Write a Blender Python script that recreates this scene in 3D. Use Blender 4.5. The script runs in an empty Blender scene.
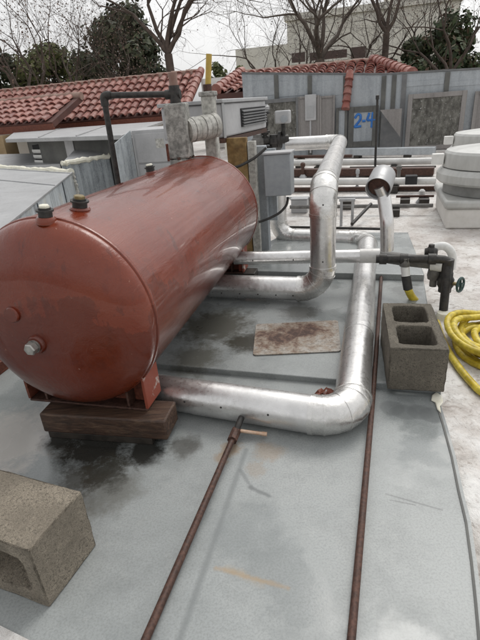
import bpy, bmesh, math, random
from math import radians as rad, sin, cos, pi
from mathutils import Vector as Vec, Matrix

S = bpy.context.scene
COL = S.collection
random.seed(7)

# ------------------------------------------------------------------ camera
PITCH, ROLL, FPX, CAMZ = rad(25), rad(4.5), 462.0, 1.0
_F = Vec((0, cos(PITCH), -sin(PITCH))); _u0 = Vec((0, sin(PITCH), cos(PITCH))); _r0 = Vec((1, 0, 0))
_R = _r0*cos(ROLL) - _u0*sin(ROLL); _U = _r0*sin(ROLL) + _u0*cos(ROLL)
EYE = Vec((0, 0, CAMZ))
cd = bpy.data.cameras.new('camera'); cam = bpy.data.objects.new('camera', cd); COL.objects.link(cam)
cam.matrix_world = Matrix(((_R.x, _U.x, -_F.x, 0), (_R.y, _U.y, -_F.y, 0), (_R.z, _U.z, -_F.z, CAMZ), (0, 0, 0, 1)))
cd.sensor_fit = 'VERTICAL'; cd.sensor_height = 36.0; cd.lens = 36.0*FPX/640; cd.clip_end = 2000; cd.clip_start = 0.02
S.camera = cam

# ------------------------------------------------------------------ sky, sun, exposure
w = bpy.data.worlds.new('World'); S.world = w; w.use_nodes = True
nt = w.node_tree; bg = nt.nodes['Background']
sky = nt.nodes.new('ShaderNodeTexSky'); sky.sky_type = 'NISHITA'; sky.sun_disc = False
SUN_EL, SUN_AZ = rad(54), rad(34)          # azimuth from +Y towards +X
sky.sun_elevation = SUN_EL; sky.sun_rotation = SUN_AZ
sky.air_density = 1.0; sky.dust_density = 6.0; sky.ozone_density = 1.0
hs = nt.nodes.new('ShaderNodeHueSaturation'); hs.inputs['Saturation'].default_value = 0.10
gm = nt.nodes.new('ShaderNodeGamma'); gm.inputs['Gamma'].default_value = 0.35
nt.links.new(sky.outputs[0], hs.inputs['Color']); nt.links.new(hs.outputs[0], gm.inputs['Color'])
hv = nt.nodes.new('ShaderNodeHueSaturation'); hv.inputs['Value'].default_value = 1.75
nt.links.new(gm.outputs[0], hv.inputs['Color']); nt.links.new(hv.outputs[0], bg.inputs['Color']); bg.inputs['Strength'].default_value = 0.15
sl = bpy.data.lights.new('sun', 'SUN'); sl.energy = 0.5; sl.angle = rad(25); sl.color = (1, 0.97, 0.92)
so = bpy.data.objects.new('sun', sl); COL.objects.link(so)
d = Vec((sin(SUN_AZ)*cos(SUN_EL), cos(SUN_AZ)*cos(SUN_EL), sin(SUN_EL)))
so.rotation_euler = d.to_track_quat('Z', 'Y').to_euler(); so.location = d*30
S.view_settings.view_transform = 'Standard'; S.view_settings.look = 'None'
S.view_settings.exposure = 1.15; S.view_settings.gamma = 1; S.view_settings.use_curve_mapping = False

# ------------------------------------------------------------------ measuring helpers (photo pixel -> point in the place)
def ray(x, y): return _F*FPX + _R*(x-240) - _U*(y-320)
def G(x, y, z=0.0):
    r = ray(x, y); return EYE + r*((z-CAMZ)/r.z)
def AY(x, y, Y):
    r = ray(x, y); return EYE + r*(Y/r.y)
def ONP(x, y, P, n):
    r = ray(x, y); return EYE + r*((P-EYE).dot(n)/r.dot(n))
def PX(npx, P): return npx*(P-EYE).dot(_F)/FPX
Z = Vec((0, 0, 1))
AX = rad(17.5)
Vd = Vec((sin(AX), cos(AX), 0)); Ud = Vec((cos(AX), -sin(AX), 0))   # platform axes: away, right

# ------------------------------------------------------------------ mesh helpers
class MB:
    def __init__(s): s.v = []; s.f = []
    def add(s, vs, fs):
        o = len(s.v); s.v += [Vec(v) for v in vs]; s.f += [tuple(i+o for i in f) for f in fs]; return s
    def obox(s, o, a, b, c):
        a, b, c, o = Vec(a), Vec(b), Vec(c), Vec(o)
        if a.cross(b).dot(c) < 0: a, b = b, a
        return s.add([o, o+a, o+a+b, o+b, o+c, o+a+c, o+a+b+c, o+b+c],
                     [(3, 2, 1, 0), (4, 5, 6, 7), (0, 1, 5, 4), (1, 2, 6, 5), (2, 3, 7, 6), (3, 0, 4, 7)])
    def cbox(s, c, a, b, h):          # centred in a,b; standing on c
        return s.obox(Vec(c)-Vec(a)/2-Vec(b)/2, a, b, Z*h)
    def prism(s, poly, ext):
        n = len(poly); ext = Vec(ext); poly = [Vec(p) for p in poly]
        nrm = Vec((0, 0, 0))
        for i in range(n): nrm += (poly[i]-poly[0]).cross(poly[(i+1) % n]-poly[0])
        if nrm.dot(ext) < 0: poly = poly[::-1]
        vs = poly+[p+ext for p in poly]
        fs = [tuple(range(n-1, -1, -1)), tuple(range(n, 2*n))]+[(i, (i+1) % n, n+(i+1) % n, n+i) for i in range(n)]
        return s.add(vs, fs)
    def tube(s, pts, r, n=16, cap=True):
        pts = [Vec(p) for p in pts]; m = len(pts)
        rs = r if isinstance(r, (list, tuple)) else [r]*m
        t0 = (pts[1]-pts[0]).normalized()
        up = Z if abs(t0.z) < .9 else Vec((1, 0, 0))
        a = t0.cross(up).normalized(); o = len(s.v); prev = t0
        for i, p in enumerate(pts):
            if i == 0: t = t0
            elif i == m-1: t = (pts[i]-pts[i-1]).normalized()
            else: t = ((pts[i+1]-pts[i]).normalized()+(pts[i]-pts[i-1]).normalized()).normalized()
            a = (prev.rotation_difference(t) @ a); a = (a-t*a.dot(t)).normalized(); b = t.cross(a); prev = t
            for k in range(n): s.v.append(p+(a*cos(2*pi*k/n)+b*sin(2*pi*k/n))*rs[i])
        for i in range(m-1):
            for k in range(n):
                k2 = (k+1) % n
                s.f.append((o+i*n+k, o+i*n+k2, o+(i+1)*n+k2, o+(i+1)*n+k))
        if cap:
            s.f.append(tuple(o+k for k in range(n-1, -1, -1))); s.f.append(tuple(o+(m-1)*n+k for k in range(n)))
        return s
    def lathe(s, o, ax, prof, n=32, ph=0.0):   # prof: (along axis, radius); radius 0 closes the end
        o, ax = Vec(o), Vec(ax).normalized()
        up = Z if abs(ax.z) < .9 else Vec((0, 1, 0))
        a = ax.cross(up).normalized(); b = ax.cross(a)
        rings = []
        for h, r in prof:
            if r <= 1e-6: rings.append([len(s.v)]); s.v.append(o+ax*h)
            else:
                rings.append([len(s.v)+k for k in range(n)])
                for k in range(n): s.v.append(o+ax*h+(a*cos(2*pi*k/n+ph)+b*sin(2*pi*k/n+ph))*r)
        for A, B in zip(rings, rings[1:]):
            for k in range(n):
                k2 = (k+1) % n
                if len(A) == 1 and len(B) == 1: continue
                if len(A) == 1: s.f.append((A[0], B[k], B[k2])[::-1])
                elif len(B) == 1: s.f.append((A[k2], A[k], B[0])[::-1])
                else: s.f.append((A[k], A[k2], B[k2], B[k])[::1])
        return s
    def hexnut(s, o, ax, r, h): return s.lathe(o, ax, [(0, 0), (0, r), (h*.85, r), (h, r*.86), (h, 0)], 6)

def fillet(pts, br, n=6):
    pts = [Vec(p) for p in pts]; out = [pts[0]]
    for i in range(1, len(pts)-1):
        p, a, b = pts[i], (pts[i-1]-pts[i]), (pts[i+1]-pts[i])
        d = min(br, a.length*.45, b.length*.45); p0 = p+a.normalized()*d; p2 = p+b.normalized()*d
        for k in range(n+1):
            t = k/n; out.append(p0*(1-t)**2+p*2*t*(1-t)+p2*t*t)
    out.append(pts[-1]); return out

def mesh_of(name, mb, loc, mat, smooth=40):
    me = bpy.data.meshes.new(name)
    me.from_pydata([tuple(v-loc) for v in mb.v], [], mb.f); me.validate(); me.update()
    bm = bmesh.new(); bm.from_mesh(me); bmesh.ops.recalc_face_normals(bm, faces=bm.faces); bm.to_mesh(me); bm.free()
    if smooth:
        me.polygons.foreach_set('use_smooth', [True]*len(me.polygons)); me.set_sharp_from_angle(angle=rad(smooth))
    me.materials.append(mat); return me

def base_of(mb):
    xs = [v.x for v in mb.v]; ys = [v.y for v in mb.v]; zs = [v.z for v in mb.v]
    return Vec(((min(xs)+max(xs))/2, (min(ys)+max(ys))/2, min(zs)))

ORG = {}
def part(name, mb, mat, parent, smooth=40, bevel=0, label=None):
    loc = ORG[parent.name]
    o = bpy.data.objects.new(name, mesh_of(name, mb, loc, mat, smooth)); COL.objects.link(o)
    o.parent = parent; ORG[o.name] = loc
    if bevel: bev(o, bevel)
    if label: o['label'] = label
    return o
def bev(o, wd, seg=2):
    m = o.modifiers.new('bevel', 'BEVEL'); m.width = wd; m.segments = seg; m.limit_method = 'ANGLE'; m.angle_limit = rad(35)
def props(o, label=None, cat=None, group=None, kind=None):
    if label: o['label'] = label
    if cat: o['category'] = cat
    if group: o['group'] = group
    if kind: o['kind'] = kind
    return o
def thing(name, loc, label, cat, group=None):
    o = bpy.data.objects.new(name, None); o.empty_display_size = .05; COL.objects.link(o); o.location = loc
    ORG[o.name] = Vec(loc); return props(o, label, cat, group)
def single(name, mb, mat, label, cat, group=None, smooth=40, bevel=0):
    loc = base_of(mb); o = bpy.data.objects.new(name, mesh_of(name, mb, loc, mat, smooth)); COL.objects.link(o); o.location = loc
    ORG[o.name] = loc
    if bevel: bev(o, bevel)
    return props(o, label, cat, group)
def struct(name, mb, mat, smooth=0, bevel=0):
    o = bpy.data.objects.new(name, mesh_of(name, mb, Vec((0, 0, 0)), mat, smooth)); COL.objects.link(o)
    if bevel: bev(o, bevel)
    o['kind'] = 'structure'; return o

# ------------------------------------------------------------------ materials
class NT:
    def __init__(s, name):
        s.m = bpy.data.materials.new(name); s.m.use_nodes = True; s.t = s.m.node_tree
        s.b = s.t.nodes['Principled BSDF']
        s.co = s.n('ShaderNodeTexCoord').outputs['Object']
    def n(s, t): return s.t.nodes.new(t)
    def l(s, a, b): s.t.links.new(a, b)
    def noise(s, scale, det=6, rough=.6, co=None, stretch=None, dist=0):
        co = co or s.co
        if stretch:
            mp = s.n('ShaderNodeMapping'); mp.inputs['Scale'].default_value = stretch; s.l(co, mp.inputs['Vector']); co = mp.outputs[0]
        t = s.n('ShaderNodeTexNoise'); t.inputs['Scale'].default_value = scale; t.inputs['Detail'].default_value = det
        t.inputs['Roughness'].default_value = rough; t.inputs['Distortion'].default_value = dist
        s.l(co, t.inputs['Vector']); return t.outputs['Fac']
    def ramp(s, fac, stops):
        r = s.n('ShaderNodeValToRGB'); e = r.color_ramp.elements
        while len(e) < len(stops): e.new(.5)
        for i, (p, c) in enumerate(stops):
            e[i].position = p; e[i].color = (c, c, c, 1) if not isinstance(c, tuple) else (*c, 1)
        s.l(fac, r.inputs[0]); return r.outputs[0]
    def mix(s, fac, a, b, mode='MIX'):
        m = s.n('ShaderNodeMix'); m.data_type = 'RGBA'; m.blend_type = mode
        for sock, v in ((m.inputs[0], fac), (m.inputs[6], a), (m.inputs[7], b)):
            if isinstance(v, (int, float)): sock.default_value = v if sock.type == 'VALUE' else (v, v, v, 1)
            elif isinstance(v, tuple): sock.default_value = (*v, 1)
            else: s.l(v, sock)
        return m.outputs[2]
    def math(s, op, a, b=0.0):
        m = s.n('ShaderNodeMath'); m.operation = op
        for sock, v in ((m.inputs[0], a), (m.inputs[1], b)):
            if isinstance(v, (int, float)): sock.default_value = v
            else: s.l(v, sock)
        return m.outputs[0]
    def spot(s, P, r, soft=.5, warp=None, wamt=.1):   # 1 inside a blotch of radius r around P
        v = s.n('ShaderNodeVectorMath'); v.operation = 'DISTANCE'; v.inputs[1].default_value = tuple(P)
        s.l(s.co, v.inputs[0]); d = v.outputs['Value']
        if warp: d = s.math('ADD', d, s.math('MULTIPLY', s.math('SUBTRACT', warp, .5), wamt))
        return s.ramp(s.math('DIVIDE', d, r), [(max(0, 1-soft), 1.0), (1.0, 0.0)])
    def vm(s, op, a, b=None, sc=None):
        v = s.n('ShaderNodeVectorMath'); v.operation = op
        for k, q in ((0, a), (1, b)):
            if q is None: continue
            if isinstance(q, (Vec, tuple)): v.inputs[k].default_value = tuple(q)
            else: s.l(q, v.inputs[k])
        if sc is not None: s.l(sc, v.inputs['Scale'])
        return v.outputs['Value'] if op in ('DOT_PRODUCT', 'LENGTH', 'DISTANCE') else v.outputs[0]
    def seg(s, P, Q, r, soft=.6, warp=None, wamt=.05):   # 1 along the line from P to Q
        d = Q-P; rel = s.vm('SUBTRACT', s.co, P); t_ = s.math('DIVIDE', s.vm('DOT_PRODUCT', rel, d), d.dot(d))
        t_.node.use_clamp = True
        dist = s.vm('LENGTH', s.vm('SUBTRACT', rel, s.vm('SCALE', d, sc=t_)))
        if warp: dist = s.math('ADD', dist, s.math('MULTIPLY', s.math('SUBTRACT', warp, .5), wamt))
        return s.ramp(s.math('DIVIDE', dist, r), [(max(0, 1-soft), 1.0), (1.0, 0.0)])
    def bump(s, h, st=.3, dist=.01):
        b = s.n('ShaderNodeBump'); b.inputs['Strength'].default_value = st; b.inputs['Distance'].default_value = dist
        s.l(h, b.inputs['Height'])
        if s.b.inputs['Normal'].is_linked: s.l(s.b.inputs['Normal'].links[0].from_socket, b.inputs['Normal'])
        s.l(b.outputs[0], s.b.inputs['Normal']); return s
    def col(s, c):
        i = s.b.inputs['Base Color']
        if isinstance(c, tuple): i.default_value = (*c, 1)
        else: s.l(c, i)
    def rough(s, v):
        i = s.b.inputs['Roughness']
        if isinstance(v, (int, float)): i.default_value = v
        else: s.l(v, i)
    def metal(s, v):
        i = s.b.inputs['Metallic']
        if isinstance(v, (int, float)): i.default_value = v
        else: s.l(v, i)

def simple(name, c1, c2, scale=20, r=(.5, .7), metal=0, bump=.2, bdist=.002, stretch=None, lo=.35, hi=.65, fine=None):
    t = NT(name); f = t.noise(scale, 8, .65, stretch=stretch)
    c = t.ramp(f, [(lo, c1), (hi, c2)])
    if fine:
        g = t.noise(fine, 3, .6); c = t.mix(t.ramp(g, [(.35, .55), (.6, 0.0)]), c, tuple(x*.35 for x in c1))
    t.col(c); t.rough(t.ramp(f, [(.3, r[0]), (.7, r[1])])); t.metal(metal)
    if bump: t.bump(f, bump, bdist)
    return t.m

def galv(name, base=.62, metal=.85, r=(.28, .45), tint=(1, 1, 1), dirt=.35, dcol=(.12, .10, .08), sc=6, stretch=None, bump=.06):
    t = NT(name)
    f = t.noise(sc, 8, .6, stretch=stretch); g = t.noise(sc*9, 4, .7)
    c = t.ramp(f, [(.3, tuple(base*.8*x for x in tint)), (.7, tuple(base*1.08*x for x in tint))])
    c = t.mix(t.ramp(g, [(.60, 0.0), (.8, dirt)]), c, dcol)
    t.col(c); t.metal(metal); t.rough(t.ramp(g, [(.3, r[0]), (.7, r[1])]))
    h = t.noise(sc*.8, 3, .5); t.bump(h, bump*3, .02); t.bump(g, bump, .002)
    return t.m

def m_sheet():
    t = NT('roof_sheet_paint')
    n1 = t.noise(1.3, 8, .62); n2 = t.noise(5, 9, .7); n3 = t.noise(190, 4, .75); nf = t.noise(17, 10, .78); np_ = t.noise(2.1, 6, .55)
    c = t.ramp(n1, [(.3, (.235, .252, .250)), (.5, (.31, .328, .324)), (.7, (.375, .388, .380))])
    c = t.mix(t.ramp(n2, [(.48, 0.0), (.68, .55)]), c, (.185, .20, .198))
    c = t.mix(t.ramp(nf, [(.56, 0.0), (.70, .45)]), c, (.40, .41, .395))
    c = t.mix(t.ramp(n3, [(.38, .35), (.55, 0.0)]), c, (.13, .135, .13))
    wet_refl = t.ramp(np_, [(.50, 0.0), (.56, 1.0)])
    c = t.mix(t.math('MULTIPLY', wet_refl, .30), c, (.13, .145, .145))
    def st(x, y, r, col, amt, z=0, edge=(.42, .72), nz=1.1):   # ragged blotch
        nonlocal c
        m = t.spot(G(x, y, z), r, 1.0); f = t.math('ADD', m, t.math('MULTIPLY', t.math('SUBTRACT', nf, .5), nz))
        c = t.mix(t.ramp(f, [(edge[0], 0.0), (edge[1], amt)]), c, col); return f
    def ln(a, b, r, col, amt, w=.03, z=0):
        nonlocal c
        c = t.mix(t.math('MULTIPLY', t.seg(G(*a, z), G(*b, z), r, .8, nf, w), amt), c, col)
    st(10, 440, .38, (.43, .405, .375), .85); st(60, 520, .2, (.17, .17, .155), .5); st(110, 490, .2, (.13, .128, .11), .65)
    for x, y, r, a in ((232, 450, .08, .55), (222, 458, .05, .5), (268, 452, .10, .35), (255, 470, .07, .25)): st(x, y, r, (.26, .15, .055), a, nz=1.6)
    ln((216, 568), (288, 588), .009, (.34, .22, .10), .45, .03); ln((228, 570), (262, 582), .016, (.34, .24, .12), .25, .05)
    ln((250, 487), (269, 496), .010, (.13, .14, .14), .8, .02); ln((240, 470), (252, 488), .008, (.15, .16, .16), .6, .02)
    ln((246, 450), (176, 650), .0125, (.15, .162, .162), .62, .006); ln((300, 690), (330, 600), .03, (.2, .21, .21), .2, .03)
    ln((386, 494), (442, 510), .004, (.12, .125, .125), .6, .006); ln((390, 500), (415, 505), .003, (.1, .1, .1), .5, .004)
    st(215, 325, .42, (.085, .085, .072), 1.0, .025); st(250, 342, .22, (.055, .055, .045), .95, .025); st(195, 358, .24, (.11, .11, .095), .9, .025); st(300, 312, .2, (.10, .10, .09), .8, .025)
    st(405, 290, .2, (.12, .125, .12), .7, .025)
    for x, y in ((392, 408), (405, 412), (420, 412), (432, 415)): st(x, y, .085, (.15, .16, .16), .55, edge=(.45, .55), nz=.35)
    st(447, 450, .11, (.40, .41, .40), .55); st(455, 440, .08, (.46, .46, .44), .5)
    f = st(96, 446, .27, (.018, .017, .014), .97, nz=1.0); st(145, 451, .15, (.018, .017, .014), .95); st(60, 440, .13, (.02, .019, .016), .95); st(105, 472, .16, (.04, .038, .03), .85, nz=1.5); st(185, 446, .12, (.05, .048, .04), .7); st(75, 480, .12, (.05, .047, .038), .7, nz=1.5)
    t.col(c)
    rg = t.ramp(n1, [(.35, .30), (.65, .50)])
    t.rough(t.mix(wet_refl, rg, .10)); t.b.inputs['Specular IOR Level'].default_value = .5
    t.bump(t.noise(2.5, 2, .4), .10, .03); t.bump(n3, .12, .0010)
    return t.m

def m_white_roof():
    t = NT('white_roof_coating')
    n1 = t.noise(.9, 8, .65); n2 = t.noise(5, 8, .7); n3 = t.noise(26, 6, .7, dist=1.2)
    v = t.n('ShaderNodeTexVoronoi'); v.inputs['Scale'].default_value = 16; t.l(t.co, v.inputs['Vector'])
    c = t.ramp(n2, [(.32, (.36, .32, .29)), (.44, (.60, .565, .53)), (.58, (.76, .745, .72))])
    c = t.mix(t.ramp(n1, [(.52, 0.0), (.68, .6)]), c, (.48, .42, .39))
    c = t.mix(t.ramp(n3, [(.32, .75), (.46, 0.0)]), c, (.26, .21, .18))
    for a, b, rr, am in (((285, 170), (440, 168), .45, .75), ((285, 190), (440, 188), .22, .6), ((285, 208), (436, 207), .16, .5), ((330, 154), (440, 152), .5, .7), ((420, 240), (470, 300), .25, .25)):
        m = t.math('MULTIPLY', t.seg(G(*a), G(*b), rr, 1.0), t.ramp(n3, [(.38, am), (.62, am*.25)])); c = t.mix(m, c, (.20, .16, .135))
    c = t.mix(t.ramp(t.noise(55, 4, .75), [(.62, 0.0), (.72, .5)]), c, (.33, .29, .26))
    t.col(c); t.rough(t.ramp(n2, [(.3, .35), (.6, .75)]))
    t.bump(n3, .8, .01); t.bump(n2, .6, .03)
    return t.m

def m_tank():
    t = NT('tank_red_oxide')
    mp = (12, 1.6, 12)
    mpn = t.n('ShaderNodeMapping'); mpn.inputs['Rotation'].default_value = (0, 0, TAZ); t.l(t.co, mpn.inputs['Vector']); co = mpn.outputs[0]
    n1 = t.noise(2.2, 8, .6, co); n2 = t.noise(1.0, 6, .6, co, mp, 1.5); n3 = t.noise(60, 4, .7, co); n4 = t.noise(8, 8, .7, co)
    c = t.ramp(n1, [(.3, (.115, .0150, .0040)), (.5, (.160, .0235, .0068)), (.7, (.205, .040, .015))])
    c = t.mix(t.ramp(n4, [(.55, 0.0), (.75, .6)]), c, (.058, .010, .006))
    ns = t.noise(1.0, 7, .7, co, (26, 2.6, 26), 1.0)
    c = t.mix(t.ramp(ns, [(.66, 0.0), (.72, .30)]), c, (.32, .15, .11))       # pale streaks along the shell, reflections painted into the colour
    nv = t.noise(1.0, 6, .65, co, (16, 16, 2.2), .6)
    c = t.mix(t.ramp(nv, [(.60, 0.0), (.70, .55)]), c, (.050, .010, .007))     # old runs
    c = t.mix(t.ramp(n3, [(.70, 0.0), (.74, .8)]), c, (.03, .012, .009))       # chips
    npl = t.noise(38, 3, .6, co); c = t.mix(t.ramp(npl, [(.72, 0.0), (.75, .8)]), c, (.42, .22, .16))
    # rain film: dark reflection of surroundings painted in below, with a ragged wet edge
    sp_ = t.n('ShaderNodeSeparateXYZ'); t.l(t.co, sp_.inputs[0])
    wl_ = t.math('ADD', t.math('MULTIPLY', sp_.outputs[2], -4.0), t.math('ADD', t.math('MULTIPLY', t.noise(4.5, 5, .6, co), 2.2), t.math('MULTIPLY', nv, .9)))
    wet_refl = t.ramp(wl_, [(.02, 0.0), (.06, 1.0)])
    c = t.mix(t.math('MULTIPLY', wet_refl, .38), c, (.055, .009, .004))
    t.col(c)
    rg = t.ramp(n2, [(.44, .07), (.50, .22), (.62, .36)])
    t.rough(t.mix(wet_refl, rg, .13))
    t.b.inputs['Specular IOR Level'].default_value = .42
    t.b.inputs['Coat Weight'].default_value = .35; t.b.inputs['Coat Roughness'].default_value = .05
    t.bump(n4, .16, .008); t.bump(ns, .40, .007); t.bump(n3, .12, .0012)
    return t.m

def m_block(name, a, b):
    t = NT(name); n1 = t.noise(420, 3, .8); n2 = t.noise(14, 6, .6); n3 = t.noise(140, 4, .75)
    c = t.ramp(n1, [(.32, tuple(x*.35 for x in a)), (.5, a), (.68, b)])
    c = t.mix(t.ramp(n3, [(.36, .75), (.48, 0.0)]), c, tuple(x*.22 for x in a))
    c = t.mix(t.ramp(n2, [(.42, .55), (.62, 0.0)]), c, tuple(x*.55 for x in a))
    t.col(c); t.rough(.92); t.bump(n3, .9, .005); t.bump(n1, .6, .002); return t.m

def m_streak(name, base, dark, metal=.3, r=(.4, .6), sc=1.0, amt=.6, dirt=(.2, .17, .14)):
    t = NT(name)
    n1 = t.noise(sc, 6, .65, stretch=(9, 9, .7), dist=.6); n2 = t.noise(5, 6, .65); n3 = t.noise(40, 3, .6)
    c = t.ramp(n1, [(.32, dark), (.55, base), (.75, tuple(min(1, x*1.2) for x in base))])
    c = t.mix(t.ramp(n2, [(.55, 0.0), (.72, amt)]), c, dirt)
    c = t.mix(t.ramp(n3, [(.6, 0.0), (.75, .3)]), c, dark)
    n4 = t.noise(14, 8, .8, dist=1.5); c = t.mix(t.ramp(n4, [(.50, 0.0), (.53, .35), (.56, 0.0)]), c, tuple(min(.8, x*1.7) for x in base))
    t.col(c); t.metal(metal); t.rough(t.ramp(n2, [(.3, r[0]), (.7, r[1])])); t.bump(n2, .15, .01); return t.m

def m_tile():
    t = NT('clay_tile'); g = t.n('ShaderNodeNewGeometry'); n = t.noise(9, 6, .6); n2 = t.noise(1.2, 5, .6)
    c = t.ramp(g.outputs['Random Per Island'], [(0, (.19, .062, .050)), (.4, (.28, .095, .072)), (.75, (.34, .145, .115)), (1, (.24, .10, .085))])
    c = t.mix(t.ramp(n, [(.5, 0.0), (.75, .55)]), c, (.55, .42, .37)); c = t.mix(t.ramp(n2, [(.5, 0.0), (.7, .45)]), c, (.13, .055, .045))
    t.col(c); t.rough(.55); t.bump(n, .3, .01); return t.m

def m_leaf(name, cols):
    t = NT(name); g = t.n('ShaderNodeNewGeometry')
    k = len(cols)-1
    t.col(t.ramp(g.outputs['Random Per Island'], [(i/k, c) for i, c in enumerate(cols)])); t.rough(.7)
    return t.m

TAZ = rad(15.5)
M = {}
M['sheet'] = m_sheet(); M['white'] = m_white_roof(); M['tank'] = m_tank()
M['blockA'] = m_block('concrete_tan', (.29, .25, .195), (.43, .38, .30)); M['blockB'] = m_block('concrete_dark', (.175, .155, .122), (.27, .24, .195))
M['jacket'] = galv('aluminium_jacket', .72, .9, (.24, .42), (1, .99, .975), .35, bump=.085, sc=9)
M['elbow'] = galv('aluminium_elbow', .72, .9, (.22, .38), (1, .985, .955), .35, bump=.13, sc=14)
M['galv'] = galv('galvanised', .42, .4, (.35, .55), (.98, .99, 1.0), .75, (.10, .095, .085), sc=3.5)
M['zinc_white'] = galv('white_jacket', .66, .15, (.4, .6), (1, .99, .96), .5)
M['unit'] = galv('unit_grey_paint', .46, .1, (.4, .6), (.99, .99, 1.0), .5, (.2, .18, .16))
M['ebox'] = simple('grey_enamel', (.29, .31, .33), (.35, .37, .385), 25, (.35, .55), .1, .15, .001)
M['streak'] = m_streak('streaked_galvanised', (.42, .455, .475), (.15, .165, .18), .2, sc=1.6, dirt=(.50, .48, .41))
M['panel'] = m_streak('blue_grey_panel', (.36, .385, .405), (.25, .27, .29), .2, sc=.6, amt=.55, dirt=(.50, .52, .53))
M['panel_dark'] = simple('panel_frame_paint', (.13, .135, .14), (.19, .19, .19), 8, (.5, .7), .1, .1)
M['panel_brown'] = m_streak('warm_grey_panel', (.25, .235, .225), (.19, .175, .17), .2, sc=.6, amt=.3, dirt=(.3, .28, .27))
M['batten'] = simple('dark_batten', (.085, .085, .08), (.14, .14, .13), 6, (.6, .8))
def m_filter():
    t = NT('weathered_louvre_mesh'); n = t.noise(7, 8, .7, stretch=(1.6, 1.6, .9)); n3 = t.noise(26, 4, .7)
    c = t.ramp(n, [(.34, (.055, .052, .045)), (.5, (.13, .125, .11)), (.64, (.24, .235, .21))])
    c = t.mix(t.ramp(n3, [(.62, 0.0), (.68, .9)]), c, (.5, .5, .48)); t.col(c); t.rough(.8); t.bump(n3, .5, .02); return t.m
M['filter'] = m_filter()
M['mastic'] = simple('cream_mastic', (.70, .67, .54), (.82, .80, .70), 30, (.6, .8), 0, .6, .01)
M['cement'] = simple('cracked_lagging', (.19, .19, .175), (.50, .49, .455), 14, (.7, .9), 0, .6, .01, fine=60)
M['cement_light'] = simple('pale_lagging', (.40, .39, .35), (.58, .57, .53), 14, (.6, .8), 0, .6, .008, fine=50)
M['rust'] = simple('brown_rust', (.055, .026, .018), (.115, .058, .042), 30, (.5, .75), .2, .35, .002, fine=120)
M['rust_red'] = simple('red_rust', (.13, .032, .016), (.22, .07, .04), 25, (.5, .7), 0, .3, .003, fine=90)
M['scraped'] = simple('scraped_red_steel', (.25, .055, .03), (.50, .46, .42), 18, (.5, .7), 0, .3, .003, lo=.56, hi=.64)
M['black_iron'] = simple('black_iron', (.022, .022, .022), (.065, .06, .055), 40, (.4, .65), .4, .4, .003)
M['grey_pipe'] = simple('dull_grey_pipe', (.085, .08, .075), (.19, .185, .175), 22, (.5, .7), .1, .4, .003)
M['brass'] = simple('dull_brass', (.16, .12, .055), (.32, .26, .14), 30, (.35, .55), .7, .3, .002)
M['steel'] = simple('dull_steel_plug', (.25, .24, .22), (.50, .49, .46), 30, (.3, .5), .7, .3, .002)
M['copper'] = simple('copper_stub', (.45, .25, .14), (.62, .50, .40), 30, (.35, .5), .4, .2)
M['yellow_pipe'] = simple('yellow_pipe', (.42, .28, .05), (.55, .40, .10), 12, (.5, .7))
M['hose'] = simple('yellow_hose', (.54, .40, .025), (.74, .60, .08), 14, (.35, .55), 0, .25, .002, fine=40)
def m_wood():
    t = NT('weathered_timber'); n = t.noise(1.0, 8, .65, stretch=(6, 60, 60), dist=1.0); n2 = t.noise(12, 6, .7)
    c = t.ramp(n, [(.3, (.025, .014, .009)), (.5, (.065, .034, .021)), (.7, (.13, .08, .05))]); c = t.mix(t.ramp(n2, [(.5, 0.0), (.7, .7)]), c, (.03, .022, .016))
    t.col(c); t.rough(.6); t.bump(n, .6, .006); return t.m
M['wood'] = m_wood()
M['wood_dark'] = simple('wet_timber', (.014, .012, .010), (.045, .036, .028), 18, (.4, .7), 0, .5, .006)
M['ochre'] = simple('ochre_board', (.20, .115, .035), (.36, .25, .11), 10, (.6, .8), 0, .4, .006, fine=30)
def m_rustplate():
    t = NT('rusted_plate'); n0 = t.noise(16, 10, .75); n2 = t.noise(90, 4, .7)
    mid = t.seg(Vec((-.11, .01, 0)), Vec((.05, .05, 0)), .13, 1.0); n = t.math('SUBTRACT', t.math('ADD', n0, .10), t.math('MULTIPLY', mid, .24))
    c = t.ramp(n, [(.36, (.06, .030, .022)), (.44, (.15, .085, .058)), (.53, (.27, .215, .165)), (.66, (.37, .345, .31))])
    c = t.mix(t.ramp(n2, [(.35, .5), (.5, 0.0)]), c, (.05, .03, .022)); t.col(c); t.rough(.6); t.metal(.15); t.bump(n2, .4, .002); return t.m
M['rustplate'] = m_rustplate()
M['tile'] = m_tile(); M['tile_bed'] = simple('tile_bed', (.07, .03, .025), (.11, .045, .035), 5)
M['ridge'] = simple('ridge_mortar', (.20, .11, .085), (.34, .24, .20), 6, (.7, .9), 0, .4, .02)
M['stucco'] = simple('tan_stucco', (.30, .21, .11), (.40, .29, .17), 4, (.8, .9))
M['cream'] = simple('cream_wall', (.82, .78, .68), (.87, .84, .76), .8, (.8, .9), 0, .1)
M['cream_dark'] = simple('dark_window', (.07, .045, .04), (.11, .07, .06), 2, (.5, .6))  # dark brown window panes
M['fan'] = simple('fan_grey_white', (.40, .40, .38), (.56, .56, .54), 3, (.4, .55), .1, .06, stretch=(2, 2, .6))
M['fan_dark'] = simple('fan_throat_grey', (.21, .21, .20), (.29, .29, .28), 8, (.5, .6), .1)
M['curb'] = simple('white_curb', (.60, .58, .54), (.72, .70, .67), 7, (.5, .7), 0, .4, .01)
M['void'] = simple('dark_interior', (.012, .012, .013), (.03, .03, .032), 8, (.7, .9))
M['slat'] = simple('grille_slat', (.05, .052, .055), (.10, .10, .105), 20, (.4, .6), .3)
M['blue_paint'] = simple('blue_marker_paint', (.02, .13, .44), (.04, .20, .55), 9, (.5, .6), 0, 0)
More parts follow.
